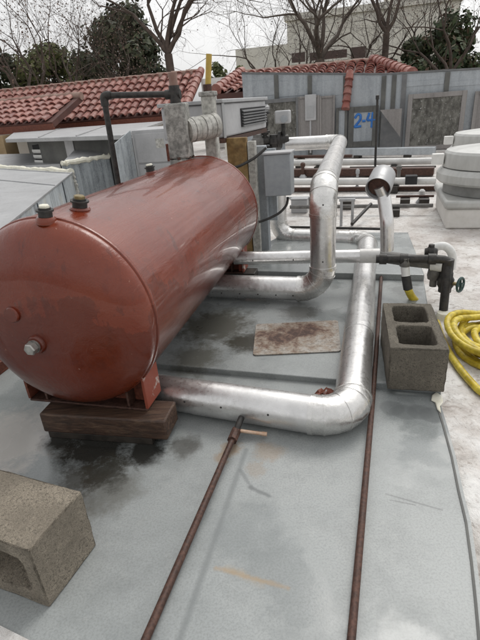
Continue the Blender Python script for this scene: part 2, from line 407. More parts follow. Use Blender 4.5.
M['white_paint'] = simple('white_paint', (.68, .67, .64), (.8, .79, .76), 12, (.5, .7))
M['bark'] = simple('bark', (.052, .036, .028), (.11, .082, .066), 6, (.8, .9), 0, .4, .02)
M['bark_pale'] = simple('bark_pale', (.075, .058, .047), (.15, .12, .10), 6, (.8, .9), 0, .4, .02)
M['leaf_dead'] = m_leaf('dead_leaf', [(.10, .06, .045), (.16, .095, .07), (.14, .095, .07), (.20, .135, .10)])
M['leaf_dark'] = m_leaf('dark_leaf', [(.016, .024, .010), (.032, .044, .017), (.05, .064, .026), (.075, .085, .036)])
M['leaf_olive'] = m_leaf('olive_leaf', [(.05, .065, .016), (.085, .10, .026), (.12, .13, .035), (.07, .08, .03)])
M['leaf_green'] = m_leaf('green_leaf', [(.022, .038, .014), (.045, .072, .026), (.075, .10, .04), (.11, .062, .038)])
M['earth'] = simple('earth', (.05, .05, .035), (.09, .085, .06), .3, (.9, 1), 0, 0)
M['crisp_leaf'] = simple('crisp_leaf', (.13, .035, .02), (.22, .075, .045), 50, (.5, .7))
M['tape'] = simple('white_tape', (.62, .62, .60), (.74, .74, .72), 40, (.4, .6))
M['orange'] = simple('orange_pipe', (.30, .09, .025), (.42, .16, .06), 25, (.5, .7))
M['hose_dark'] = simple('black_rubber', (.02, .02, .02), (.04, .04, .04), 40, (.4, .6))
M['valve_green'] = simple('handwheel_paint', (.02, .05, .05), (.05, .09, .085), 30, (.4, .6), .3)

# ------------------------------------------------------------------ ground, roof deck, platform
gb = MB().obox((-400, -100, -4.7), (800, 0, 0), (0, 900, 0), (0, 0, .2)); struct('ground', gb, M['earth'])
ROOFZ = -.03
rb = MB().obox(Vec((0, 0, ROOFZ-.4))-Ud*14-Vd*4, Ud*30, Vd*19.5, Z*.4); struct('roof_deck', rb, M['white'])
# near sheet
edge = [G(438, 396), G(447, 425), G(456, 457), G(463, 490), G(471, 522), G(477, 562), G(482, 605), G(486, 645)]
stepR = G(441, 394); stepL = stepR-Ud*2.6
p = edge+[edge[-1]+Vec((-.1, -1.2, 0)), Vec((-2.2, -.8, 0)), Vec((-2.2, 1.6, 0)), stepL-Vd*.0, stepR]
poly = [Vec((q.x, q.y, ROOFZ+.002)) for q in p]
struct('metal_platform', MB().prism(poly, Z*(-ROOFZ-.002)), M['sheet'])
# raised far sheet and the next step
K1 = G(424, 281, .025); n1 = (K1-stepR).dot(Vd)
a = stepR.copy(); a.z = ROOFZ+.003
kr = a+Vd*n1+Ud*((K1-a).dot(Ud))
poly = [a, kr, kr-Ud*3.2, a-Ud*3.2]
struct('platform_step', MB().prism([Vec((q.x, q.y, ROOFZ+.003)) for q in poly], Z*(.025-ROOFZ-.003)), M['sheet'], bevel=.004)
k2 = kr.copy(); k2.z = ROOFZ+.004; K3 = G(408, 233, .055)
k3 = k2+Vd*((K3-k2).dot(Vd))+Ud*((K3-k2).dot(Ud))
struct('back_step', MB().prism([k2+Vd*.004, k3, k3-Ud*.9, k2+Vd*.004-Ud*1.25], Z*(.06-ROOFZ-.004)), M['sheet'], bevel=.004)
tm = []
for q in edge: tm.append(q+Vec((-.016, 0, .0006)))
tm2_ = [q+Vec((-.010, 0, .0006)) for q in edge]
struct('sheet_edge', MB().prism(tm+tm2_[::-1], Z*.0025), M['batten'])
struct('pale_roof_strip', MB().prism([G(-30, 612, .001), G(0, 626, .001), G(40, 646, .001), G(10, 690, .001), G(-60, 660, .001)], Z*.003), M['white'])
# overlapping lap of the sheet seen as a thin line in front of the step
q0, q1 = G(165, 381)-Ud*.3, G(387, 402)
# ------------------------------------------------------------------ sealant smear at the sheet corner
sp = [(436, 393), (442, 397), (443, 403), (440, 407), (441, 414), (437, 410), (435, 403), (431, 401), (432, 396)]
single('sealant_smear', MB().prism([G(x, y, .002) for x, y in sp], Z*.006), M['mastic'], 'ragged smear of cream sealant at the sheet corner below the standing block', 'sealant', smooth=0, bevel=.003)

# ------------------------------------------------------------------ tank
TR, TX, TZ = .31, -.497, .4405
TD = Vec((sin(TAZ), cos(TAZ), 0)); TN = Vec((TD.y, -TD.x, 0)); TA = Vec((TX, 1.5, TZ)); T0, T1 = -.176, 1.30
def tank_hit(x, y):
    r = ray(x, y).normalized(); w0 = EYE-TA
    wp = w0-TD*w0.dot(TD); rp = r-TD*r.dot(TD)
    a, b, c = rp.dot(rp), 2*rp.dot(wp), wp.dot(wp)-TR*TR; dd = b*b-4*a*c
    t = (-b-math.sqrt(max(dd, 0)))/(2*a); P = EYE+r*t
    n = (P-TA); n = (n-TD*n.dot(TD)).normalized(); return P, n
tank = thing('steel_tank', Vec((TX, 1.5, 0.12))+TD*.4, 'large horizontal red oxide painted steel tank on a timber sleeper', 'tank')
HD = .105
def head(prof_sign):
    return [(HD*sin(a), TR*cos(a)**.62 if cos(a) > 1e-4 else 0) for a in [i*pi/2/14 for i in range(15)]]
shell = MB().lathe(TA, TD, [(T0+.004, TR*.97)]+[(T0+.004, TR)]+[(T0+.004+(T1-T0-.008)*i/24, TR) for i in range(1, 25)]+[(T1-.004, TR*.97)], 96)
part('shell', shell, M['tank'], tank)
hp = head(1)
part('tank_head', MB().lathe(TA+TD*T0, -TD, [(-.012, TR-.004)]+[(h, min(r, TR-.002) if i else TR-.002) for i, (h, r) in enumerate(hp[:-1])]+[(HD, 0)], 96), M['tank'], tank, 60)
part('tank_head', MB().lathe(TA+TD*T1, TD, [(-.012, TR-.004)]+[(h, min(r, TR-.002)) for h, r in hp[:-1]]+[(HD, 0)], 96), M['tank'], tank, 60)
for t in (T0+.004, T1-.004):
    part('weld_seam', MB().lathe(TA+TD*t, TD, [(-.009, TR-.004), (-.006, TR+.002), (0, TR+.004), (.006, TR+.002), (.009, TR-.004)], 96), M['tank'], tank)
lw = MB()
# head fittings
def headpt(x, y):
    P = ONP(x, y, TA+TD*(T0-.085), TD); rr = (P-(TA+TD*T0)); rr = rr-TD*rr.dot(TD); k = rr.length/TR
    ca = min(1, k**(1/.62)); h = HD*math.sqrt(max(0, 1-ca*ca)); P = TA+TD*T0+rr-TD*h
    n = (-TD+rr.normalized()*.25*k).normalized(); return P, n
P, n = headpt(41, 341)
boss = part('drain_boss', MB().lathe(P-n*.02, n, [(0, .030), (.024, .030), (.030, .026), (.030, .018)], 28), M['tank'], tank)
part('pipe_plug', MB().lathe(P+n*.004, n, [(0, .019), (.012, .019), (.012, .021), (.013, .021)], 20).hexnut(P+n*.014, n, .0195, .024), M['steel'], boss, 30)
P, n = headpt(17, 312)
part('blank_plug', MB().lathe(P-n*.012, n, [(0, .024), (.016, .024), (.019, .021), (.019, 0)], 28), M['tank'], tank)
def top_fit(x, y, big=1.0, m='brass'):
    P, n = tank_hit(x, y); s = big
    b = part('pad_ring', MB().lathe(P-n*.012, n, [(0, .034*s), (.014, .034*s), (.019, .029*s), (.019, 0)], 28), M['tank'], tank)
    c = part('collar', MB().lathe(P+n*.006, n, [(0, .024*s), (.016, .024*s), (.016, .030*s), (.021, .030*s), (.021, .021*s), (.026, .021*s), (.026, 0)], 24), M['black_iron'], b)
    part('pipe_plug', MB().hexnut(P+n*.025, n, .0185*s, .018*s), M[m], b, 30)
top_fit(80, 209, .92); top_fit(46, 219, .8, 'mastic'); top_fit(151, 173, .8, 'mastic')
# saddle under the near end
UT = TN; st0 = -.125
tb = .118
SC = Vec((TX, 1.5, 0))+TD*(st0); SC.z = 0
fr = G(169, 447); fr.z = 0
TW = (fr-G(46, 438)); TW.z = 0; TW.normalize(); TL = Vec((-TW.y, TW.x, 0))    # timber direction
def saddle(c0, half, z0, parent):
    sad = part('saddle', MB().obox(c0-TN*half-TD*.055+Z*z0, TN*(2*half), TD*.11, Z*.008), M['rust'], parent, bevel=.002)
    web = []
    for i in range(17):
        x = -half+.012+(2*half-.024)*i/16; h = TZ-math.sqrt(max(0, (TR+.002)**2-x*x))
        web.append(c0+TN*x+Z*h)
    poly = [c0-TN*(half-.012)+Z*(z0+.008)]+[c0+TN*(half-.012)+Z*(z0+.008)]+web[::-1]
    part('web', MB().prism([q-TD*.005 for q in poly], TD*.01), M['rust_red'], sad)
    for sgn in (-1, 1):
        x = sgn*half; h = TZ-math.sqrt((TR+.002)**2-x*x)
        part('end_plate', MB().obox(c0+TN*(x-.005)-TD*.055+Z*(z0+.009), TN*.01, TD*.11, Z*(h-z0+.02)), M['scraped'] if sgn > 0 else M['rust_red'], sad, bevel=.002)
        x = sgn*half*.70; h = TZ-math.sqrt((TR+.002)**2-x*x)
        part('gusset', MB().obox(c0+TN*(x-.004)-TD*.05+Z*(z0+.009), TN*.008, TD*.044, Z*(max(.004, h-z0-.010))), M['rust'], sad)
saddle(SC, .225, .1035, tank)
# timber below
tl = (fr-G(46, 438)).length
timb = thing('timber_sleeper', fr-TW*tl/2+TL*.05, 'weathered brown timber sleeper carrying the near end of the red tank', 'timber')
part('beam', MB().obox(fr-TW*tl+Z*.026, TW*tl, TL*.115, Z*.076), M['wood'], timb, bevel=.006)
part('packer', MB().obox(fr-TW*(tl-.012)+TL*.004, TW*(tl-.07), TL*.1, Z*.0255), M['wood_dark'], timb, bevel=.002)
# far saddle: stands on a tall post
SC2 = Vec((TX, 1.5, 0))+TD*1.22
saddle(SC2, .235, .102, tank)
tm2 = MB().obox(SC2-TN*.30-TD*.05+Z*.026, TN*.6, TD*.1, Z*.076)
single('timber_sleeper', tm2, M['wood_dark'], 'dark timber sleeper half hidden beneath the far end of the tank', 'timber', bevel=.004)
# left of the tank: rusty channel on the floor
b0 = G(-6, 380); bd = (G(24, 357)-G(-6, 380)).normalized(); bn = bd.cross(Z)
if bn.x > 0: bn = -bn
single('rusty_channel', MB().obox(b0-bd*.3, bd*1.6, bn*.10, Z*.012).obox(b0-bd*.3+Z*.012, bd*1.6, bn*.012, Z*.04).obox(b0-bd*.3+bn*.088+Z*.012, bd*1.6, bn*.012, Z*.04), M['rust_red'], 'dark red rusty steel channel lying on the roof left of the tank', 'steel channel', bevel=.002)

# ------------------------------------------------------------------ insulated pipes
def pipe(root, pts, r, br, mj='jacket', me='elbow', n=32, every=.45, screws=(), screw_dir=None, bands=True):
    pts = [Vec(p) for p in pts]; L = len(pts); trim = []
    for i in range(L):
        trim.append(0 if i in (0, L-1) else min(br, (pts[i]-pts[i-1]).length*.46, (pts[i+1]-pts[i]).length*.46))
    for i in range(L-1):
        a, b = pts[i], pts[i+1]; dr = (b-a).normalized(); s0 = a+dr*trim[i]; s1 = b-dr*trim[i+1]; ln = (s1-s0).length
        if ln < .01: continue
        k = max(1, round(ln/every)); segs = [s0.lerp(s1, j/k) for j in range(k+1)]
        m = MB()
        for j in range(k):   # each sheet of jacketing laps over the next
            rr = r+(.0015 if j % 2 else 0)
            m.tube([segs[j], segs[j].lerp(segs[j+1], .5), segs[j+1]], rr, n)
        part('pipe_jacket', m, M[mj], root, 35)
    for i in range(1, L-1):
        a = (pts[i-1]-pts[i]).normalized(); b = (pts[i+1]-pts[i]).normalized(); t = trim[i]
        p0, p2 = pts[i]+a*t, pts[i]+b*t
        K = 6; half = a.angle(b)/2; cen = pts[i]+(a+b).normalized()*(t/cos(half)); axr = a.cross(b).normalized(); phi = pi-2*half
        path = [p0+a*.008]
        for k in range(K+1):
            path.append(cen+Matrix.Rotation(-phi*k/K, 3, axr) @ (p0-cen))
        path.append(p2+b*.008)
        em_ = MB().tube(path, r+.003, n)
        for k in (2, 4, 6):
            if k < len(path)-2:
                dq = (path[k+1]-path[k-1]).normalized(); em_.tube([path[k]-dq*.003, path[k]+dq*.003], r+.0046, n)
        e = part('elbow', em_, M[me], root, 14)
        if bands:
            for pp, dd in ((p0, a), (p2, b)):
                part('band', MB().tube([pp-dd*.004, pp+dd*.012], r+.0048, n), M[me], e, 30)
def screw(root, P, nrm):
    part('screw', MB().lathe(P-nrm*.001, nrm, [(0, .004), (.002, .0038), (.0035, .002), (.0035, 0)], 10), M['black_iron'], root)

# pipe A : from under the tank along the front, corner, away to the back, then left and up
rA = .062
a0 = G(166, 392, .066); a1 = G(350, 420, .066); a2 = G(368, 240, .066)
a0 = a0+(a0-a1).normalized()*.30
dirA = (a1-a0).normalized()
a3 = G(279, 237, .066); a4 = a3+Z*.42
pa = thing('insulated_pipe', a1, 'silver insulated pipe lying on the roof from under the tank round the near elbow', 'pipe', 'silver insulated pipes')
pipe(pa, [a0, a1, a2, a3, a4], rA, .115)
for x in (190, 226, 272):
    P = G(x, 402+(x-190)*.13, .05)
    ax = a0+dirA*((P-a0).dot(dirA)); nn = (P-ax); nn = (-Vd*.9+Z*.25).normalized(); screw(pa, ax+nn*(rA+.0005), nn)
# pipe B : floor level from under the tank, up the tall riser, away at height, then to the valves
rB = .063
g1 = G(322, 297, .07)
b1 = Vec((g1.x, g1.y, .10)); b1 = b1+Vd*.03
b0_ = b1-Ud*.62; 
zt = ONP(323, 188, b1, Vec((0, 1, 0))).z
b2 = Vec((b1.x, b1.y, zt))
b3 = G(340, 141.5, zt)
b4 = ONP(286, 138, b3, Vd)
pb = thing('insulated_pipe', Vec((b1.x, b1.y, 0.03)), 'tall silver insulated riser pipe bent twice in front of the valves', 'pipe', 'silver insulated pipes')
pipe(pb, [b0_, b1, b2, b3, Vec((b4.x, b4.y, zt))], rB, .12)
for yy in (205, 262):
    P = ONP(322, yy, b1-Vd*rB, Vd); nn = (EYE-b1); nn.z = 0; nn.normalize(); screw(pb, Vec((b1.x, b1.y, P.z))+nn*(rB+.0005), nn)
for xx in (222, 240, 258, 276, 293):
    P = ONP(xx, 299, b1-Vd*rB, Vd); dx = (P-b1).dot(Ud); nn = (-Vd*.95-Z*.25).normalized(); screw(pb, b1+Ud*dx+nn*(rB+.0005), nn)
# pipe C : the thinner cross pipe over pipe A
c0 = G(243, 258, .215); c1 = G(360, 256, .215); cdir = (c1-c0).normalized()
pc = thing('insulated_pipe', Vec((c0.x, c0.y, .18)), 'slimmer silver cross pipe running behind the tall riser to a white end', 'pipe', 'silver insulated pipes')
rC = .036
part('pipe_jacket', MB().tube([c0-cdir*.05, c0.lerp(c1, .5), c1], rC, 28), M['jacket'], pc)
c2 = c1+cdir*.10
part('end_sleeve', MB().tube([c1-cdir*.002, c2], rC+.003, 28), M['zinc_white'], pc, label='white sleeve closing the pipe end')
for f_ in (.1, .45, .8):
    nn = (-Vd*.8-Z*.1).normalized(); screw(pc, c0.lerp(c1, f_)+nn*(rC), nn)
part('support_leg', MB().obox(G(240, 284, .03)+Z*.0, Ud*.028, Vd*.028, Z*.15), M['scraped'], pc)
# pipe D: small galvanised riser with an open cup of jacket on top
pd0 = G(388, 262, .24); Yd = pd0.y
cs = [AY(387, 250, Yd), AY(387, 222, Yd), AY(384, 197, Yd+.06)]
pdt = thing('cupped_pipe', pd0-Z*.05, 'short pale riser pipe with an open silver jacket cup tipped over its top', 'pipe')
part('riser', MB().tube(fillet(cs, .03), PX(6.4, pd0), 24), M['jacket'], pdt)
cdn = (AY(378, 190, Yd+.03)-AY(386, 170, Yd+.17)).normalized()
cc = AY(380, 184, Yd+.07); rc = PX(12.5, cc)
part('jacket_cup', MB().lathe(cc+cdn*.045, -cdn, [(.004, rc-.005), (0, rc-.002), (0, rc), (.03, rc+.001), (.075, rc), (.12, rc-.002), (.125, rc-.006), (.125, rc-.008), (.03, rc-.008), (.006, rc-.006)], 40), M['galv'], pdt)
part('lagging', MB().lathe(cc+cdn*.030, -cdn, [(0, 0), (0, rc*.45), (.004, rc*.8), (.012, rc-.009), (.09, rc-.009), (.09, 0)], 32), M['rust'], pdt, label='dark brown lagging inside the cup')
part('inner_pipe', MB().tube([cs[2], cc+cdn*.02], PX(5.6, cc), 20), M['jacket'], pdt)

# ------------------------------------------------------------------ dark water pipes at right, hose bib, valves
e0 = G(378, 259, .235); Ye = e0.y
def E(x, y, dY=0): return AY(x, y, Ye+dY)
wp = thing('water_pipe', Vec((e0.x, e0.y, .2)), 'black iron pipe with elbow, tee and gate valve beside the standing block', 'pipe')
rE = PX(4.1, e0)
elb = E(448, 263, -.10)
dn = G(443, 318, ROOFZ+.0)
part('pipe', MB().tube(fillet([E(376, 259, 0), E(436, 259, -.09), elb+Z*.015, Vec((elb.x, elb.y, dn.z)).lerp(dn, .75).lerp(elb, .0)], .05), rE, 20), M['black_iron'], wp)
for x in (383, 404, 432):
    q = E(x, 259, -(x-376)/60*.09); part('coupling', MB().tube([q-Ud*.018, q+Ud*.018], rE*1.3, 16), M['black_iron'], wp)
q = elb-Z*.02; part('elbow_fitting', MB().tube([q+Z*.04, q-Z*.03], rE*1.35, 16), M['black_iron'], wp)
vq = Vec((elb.x, elb.y, elb.z-.10))
vb = part('gate_valve', MB().lathe(vq+Z*.05, -Z, [(0, 0), (0, rE*1.5), (.02, rE*1.5), (.035, rE*1.9), (.065, rE*1.9), (.08, rE*1.5), (.1, rE*1.5), (.1, 0)], 20), M['black_iron'], wp)
wd = (Ud*.8-Vd*.55+Z*.05).normalized()
part('valve_stem', MB().tube([vq, vq+wd*.075], .009, 10), M['brass'], vb)
hwc = vq+wd*.075; hm = MB(); tA = wd.cross(Z).normalized(); tB = wd.cross(tA)
hm.tube([hwc+(tA*cos(2*pi*k/20)+tB*sin(2*pi*k/20))*.034 for k in range(21)], .006, 8, False)
for k in range(4):
    hm.tube([hwc, hwc+(tA*cos(2*pi*k/4)+tB*sin(2*pi*k/4))*.034], .005, 6)
hm.lathe(hwc-wd*.008, wd, [(0, 0), (0, .011), (.018, .011), (.018, 0)], 12)
part('handwheel', hm, M['valve_green'], vb)
part('floor_collar', MB().lathe(Vec((dn.x, dn.y, ROOFZ)), Z, [(0, .036), (.012, .034), (.03, rE*1.4), (.03, 0)], 18), M['mastic'], wp)
# grey lower pipe with white end
gp = thing('grey_pipe', c2, 'dull grey taped pipe running just under the black pipe to a white cap', 'pipe')
g0 = c2; g1_ = AY(434, 263, Ye-.05)
part('pipe', MB().tube([g0-cdir*.01, g0.lerp(g1_, .5)-Z*.004, g1_], PX(6, g0), 22), M['grey_pipe'], gp)
gd = (g1_-g0).normalized()
part('white_cap', MB().tube([g1_-gd*.01, g1_+gd*.045], PX(7.5, g0), 22), M['tape'], gp)
tq = AY(434, 275, Ye-.05)
part('trap', MB().lathe(tq+Z*.03, -Z, [(0, 0), (0, .03), (.03, .034), (.05, .03), (.05, 0)], 18).tube([tq-Z*.01, tq-Z*.06], .018, 12), M['grey_pipe'], gp)
# ball valve lump and white dome behind
bv = E(431, 252, .0)
bvt = thing('ball_valve', bv-Z*.02, 'small dark lump of a valve body sitting on the black pipe by the white elbow', 'valve')
part('valve_body', MB().lathe(bv-Ud*.03, Ud, [(0, 0), (0, .018), (.012, .022), (.018, .030), (.042, .030), (.048, .022), (.06, .018), (.06, 0)], 16), M['black_iron'], bvt)
part('packing_nut', MB().hexnut(bv+Z*.02, Z, .016, .02), M['black_iron'], bvt, 30)
we = AY(438, 247, Ye+.12)
single('white_elbow', MB().tube(fillet([we-Ud*.04-Z*.01, we+Ud*.03+Z*.012, we+Ud*.075-Z*.03, we+Ud*.08-Z*.12], .05), .022, 20), M['tape'], 'white plastic pipe elbow behind the dark valve', 'pipe elbow')
# hose bib, tee and short hose from the tee behind the block
hb = E(405, 262, -.045)
hose = thing('garden_hose', hb-Z*.15, 'yellow hose end with taped black connector hanging from the pipe tee', 'hose')
h1, h2, h3, h4 = hb, E(406, 276, -.06), E(408, 289, -.07), E(419, 305, -.06)
part('tee', MB().tube([hb+Z*.025, hb-Z*.02], rE*1.25, 14), M['grey_pipe'], hose)
part('connector', MB().tube([h1-Z*.015, h2], PX(4.2, hb), 14), M['tape'], hose)
part('ferrule', MB().tube([h2, h3], PX(4.6, hb), 14), M['hose_dark'], hose)
hz = [h3, E(411, 296, -.07), h4, G(424, 318, .04), G(430, 330, .0)]
part('hose', MB().tube(fillet(hz, .06), PX(3.9, hb), 14), M['hose'], hose)
# hose coil
cq = G(503, 350, ROOFZ); coil = MB(); rh = .0145
pts = []
rnd = random.Random(4)
turns = 8
for i in range(turns*36):
    th = 2*pi*i/36; k = i/(turns*36)
    tn = int(i/36); rr = .165+.035*sin(tn*2.1)+.02*sin(th*2+tn*1.3); ox, oy = .022*sin(tn*1.7), .02*cos(tn*2.3)
    zz = ROOFZ+rh+.030*(tn//3)+.012*sin(th*3+tn)+.008
    pts.append(cq+Vec((ox+rr*cos(th)*1.0, oy+rr*1.25*sin(th), zz-ROOFZ)))
tail = [G(437, 322, ROOFZ+rh), G(441, 336, ROOFZ+rh), G(449, 353, ROOFZ+rh), G(462, 372, ROOFZ+rh), G(480, 392, ROOFZ+rh), G(500, 402, ROOFZ+rh)]
ct = thing('hose_coil', cq, 'coiled yellow garden hose heaped on the white roof', 'hose')
part('coil', coil.tube(pts, rh, 12), M['hose'], ct)
part('loose_loop', MB().tube(fillet(tail, .05), rh, 12), M['hose'], ct)
# ------------------------------------------------------------------ rusted rods
r0, r1 = G(351, 643, .013), G(374, 385, .04); rd = (r1-r0).normalized(); far = G(382, 266, .04)
rodR = [r0-(r1-r0).normalized()*.5, r0, r1, far]
rr_ = thing('rusty_pipe', r0, 'long rust brown pipe running straight along the platform past the silver elbow', 'rusty pipe', 'rusty pipes on the platform')
part('pipe', MB().tube(fillet(rodR, .3), .0090, 16), M['rust'], rr_)
q = G(362, 480, .022)
l0, l1 = G(144, 643, .012), G(234, 436, .03)
rl_ = thing('rusty_pipe', l1, 'shorter rust brown pipe ending in a union at the silver pipe', 'rusty pipe', 'rusty pipes on the platform')
ld = (l1-l0).normalized()
part('pipe', MB().tube([l0-ld*.5, l0, l1], .0094, 16), M['rust'], rl_)
part('union', MB().tube([l1-ld*.022, l1+ld*.006], .0165, 8).tube([l1+ld*.006, l1+ld*.03], .0155, 16), M['rust'], rl_, 20)
l2 = G(240, 421, .055)
part('nipple', MB().tube([l1+ld*.02, l2, l2+ld*.03], .0105, 14), M['black_iron'], rl_)
l3 = G(242, 431, .03)
part('copper_stub', MB().tube([l1+ld*.028, l3, G(265, 434, .02)], .0062, 12).tube([G(262, 433.6, .0205), G(267, 434.2, .0195)], .0075, 12), M['copper'], rl_)

# ------------------------------------------------------------------ concrete blocks
def block(name, o, a, b, c, core, mat, label):
    # a: long side, b: short side, c: core axis (height vectors); two cores go right through along c
    La, Lb = a.length, b.length; ax, bx = a.normalized(), b.normalized()
    outer = [(0, 0), (La, 0), (La, Lb), (0, Lb)]
    t = core; wl = (La-3*t)/2; holes = []
    for i in range(2):
        x0 = t+i*(wl+t); x1 = x0+wl; y0, y1 = t, Lb-t; r = .018; hp = []
        for cx, cy, s in ((x1-r, y1-r, 0), (x0+r, y1-r, 1), (x0+r, y0+r, 2), (x1-r, y0+r, 3)):
            for k in range(4):
                th = s*pi/2+k/3*pi/2; hp.append((cx+r*cos(th), cy+r*sin(th)))
        holes.append(hp)
    bm = bmesh.new()
    def P(x, y, h): return o+ax*x+bx*y+c*h
    loops = [outer]+holes; rings = {}
    for h in (0, 1):
        edges = []
        for li, lp in enumerate(loops):
            sh = 0
            vs = [bm.verts.new(P(x, y, h)) for x, y in lp]; rings[(h, li)] = vs
            for k in range(len(vs)): edges.append(bm.edges.new((vs[k], vs[(k+1) % len(vs)])))
        bmesh.ops.triangle_fill(bm, use_beauty=True, use_dissolve=True, edges=edges)
    for li, lp in enumerate(loops):
        v0, v1 = rings[(0, li)], rings[(1, li)]
        for k in range(len(lp)):
            k2 = (k+1) % len(lp); bm.faces.new((v0[k], v0[k2], v1[k2], v1[k]))
    bmesh.ops.recalc_face_normals(bm, faces=bm.faces)
    m = MB(); bm.verts.index_update(); m.v = [v.co.copy() for v in bm.verts]; m.f = [tuple(v.index for v in f.verts) for f in bm.faces]; bm.free()
    ob_ = single(name, m, mat, label, 'concrete block', 'loose concrete blocks', smooth=30, bevel=.006)
    tr_ = ob_.modifiers.new('tri', 'TRIANGULATE')
    sb = ob_.modifiers.new('sub', 'SUBSURF'); sb.subdivision_type = 'SIMPLE'; sb.levels = sb.render_levels = 4
    for sz, am in ((.035, .005), (.008, .003)):
        tx = bpy.data.textures.new('grit', 'CLOUDS'); tx.noise_scale = sz; tx.noise_depth = 3
        dm = ob_.modifiers.new('grit', 'DISPLACE'); dm.texture = tx; dm.strength = am; dm.mid_level = .55; dm.texture_coords = 'LOCAL'
    return ob_
nl, nr = G(387, 389.5, .026), G(442.5, 392.5, .026)
ub = (nr-nl).normalized(); vb_ = Vec((-ub.y, ub.x, 0))
block('concrete_block', nl, vb_*.40, ub*.195, Z*.172, .034, M['blockB'], 'dark concrete block standing with its two hollow cores facing up')
A_, B_ = G(50, 608, .001), G(97, 545, .001); e1 = (B_-A_); e2 = Vec((-e1.y, e1.x, 0)).normalized()
block('concrete_block', A_, e2*.40, Z*.185, e1, .036, M['blockA'], 'tan concrete block on its side with a hollow core facing the bottom edge')
# ------------------------------------------------------------------ rusted plate, leaf
pc4 = [G(253, 356, .026), G(341, 352, .026), G(338, 321, .026), G(256, 325, .026)]
def rounded(pts, r):
    out = []
    for i in range(4):
        p, a, b = pts[i], pts[i-1], pts[(i+1) % 4]
        for k in range(5):
            t = k/4; p0 = p+(a-p).normalized()*r; p2 = p+(b-p).normalized()*r; out.append(p0*(1-t)**2+p*2*t*(1-t)+p2*t*t)
    return out
single('rusted_plate', MB().prism([q+Z*.001 for q in rounded(pc4, .018)], Z*.004), M['rustplate'], 'flat rusted metal cover plate lying between the two silver pipes', 'metal plate', smooth=0)
lm = MB(); lc = G(325, 394, .045)
for k, (dx, dy, s, ti) in enumerate(((0, 0, .034, .5), (.028, .01, .03, -.7), (-.02, .012, .026, .9))):
    c = lc+Ud*dx+Vd*dy; n_ = 9
    rim = []
    for j in range(n_):
        th = 2*pi*j/n_; rr = s*(1 if j % 2 == 0 else .6); rim.append(c+Ud*rr*cos(th)+Vd*rr*sin(th)*.8+Z*(ti*rr*cos(th)*.8+.006*sin(3*th+k)))
    o_ = len(lm.v); lm.v += rim+[c-Z*.006]
    for j in range(n_): lm.f.append((o_+j, o_+(j+1) % n_, o_+n_))
lo = single('dead_leaf', lm, M['crisp_leaf'], 'curled red brown dead leaf caught at the inside of the silver elbow', 'leaf', smooth=0)
lo.modifiers.new('thick', 'SOLIDIFY').thickness = .001

# ------------------------------------------------------------------ lagged columns, vent pipes over the tank's far end
Pn, nn = tank_hit(180, 160)
cb = Vec((Pn.x, Pn.y, TZ+TR-.02)); Yc = cb.y
def C(x, y, dY=0): return AY(x, y, Yc+dY)
col1 = thing('lagged_valve', cb, 'grey cracked lagging box on the top of the tank under the rusty stub', 'pipe lagging')
cA, cB_ = C(168, 150), C(194, 150); wcol = (cB_-cA).length*.80
ztop = C(178, 103).z; cc_ = Vec(((cA.x+cB_.x)/2, Yc+.02, TZ+TR-.03))
Uc = (Ud*.9+Vd*.1).normalized(); Vc = Vec((-Uc.y, Uc.x, 0))
part('lagging_box', MB().cbox(cc_+Z*.035, Uc*wcol, Vc*wcol, ztop-cc_.z-.035), M['cement'], col1, bevel=.01)
part('flange', MB().lathe(cc_+Z*.0, Z, [(0, 0), (0, wcol*.62), (.03, wcol*.62), (.03, wcol*.45), (.05, wcol*.45), (.05, 0)], 24), M['cement'], col1)
for k in range(6):
    q = cc_+Vec((cos(k*pi/3+.3), sin(k*pi/3+.3), 0))*wcol*.54+Z*.03; part('bolt', MB().hexnut(q, Z, .009, .014), M['rust'], col1, 30)
part('bracket', MB().obox(cc_-Uc*(wcol*.5+.03)-Vc*.0+Z*.02, Uc*.018, Vc*.03, Z*.09), M['rust_red'], col1, label='red rusted bracket beside the lagging')
vt = thing('vent_pipe', Vec((cc_.x, cc_.y, ztop)), 'thin black iron vent pipe bent down behind the left side of the tank', 'pipe')
rv = PX(2.8, cc_)
top = C(176, 94, .02)
vl = C(103.5, 95.5, .05); vb2 = C(119, 188, .05)
vpts = [Vec((cc_.x, cc_.y, top.z)), vl, vl+(vb2-vl)*1.3]
part('pipe', MB().tube(fillet(vpts, .05), rv, 16), M['black_iron'], vt)
part('elbow_fitting', MB().tube(fillet([vl+(vpts[0]-vl).normalized()*.04, vl, vl+(vb2-vl).normalized()*.05], .03), rv*1.35, 16), M['black_iron'], vt)
part('tee', MB().tube([Vec((cc_.x, cc_.y, ztop-.005)), Vec((cc_.x, cc_.y, top.z+.04))], rv*1.8, 16).tube([Vec((cc_.x, cc_.y, top.z))-Uc*.05, Vec((cc_.x, cc_.y, top.z))+Uc*.03], rv*1.5, 16), M['black_iron'], vt)
part('stub', MB().tube([Vec((cc_.x, cc_.y, top.z+.03)), Vec((cc_.x, cc_.y, C(176, 72).z))], rv*1.45, 16), M['ridge'], vt, label='short brown pipe stub standing open')
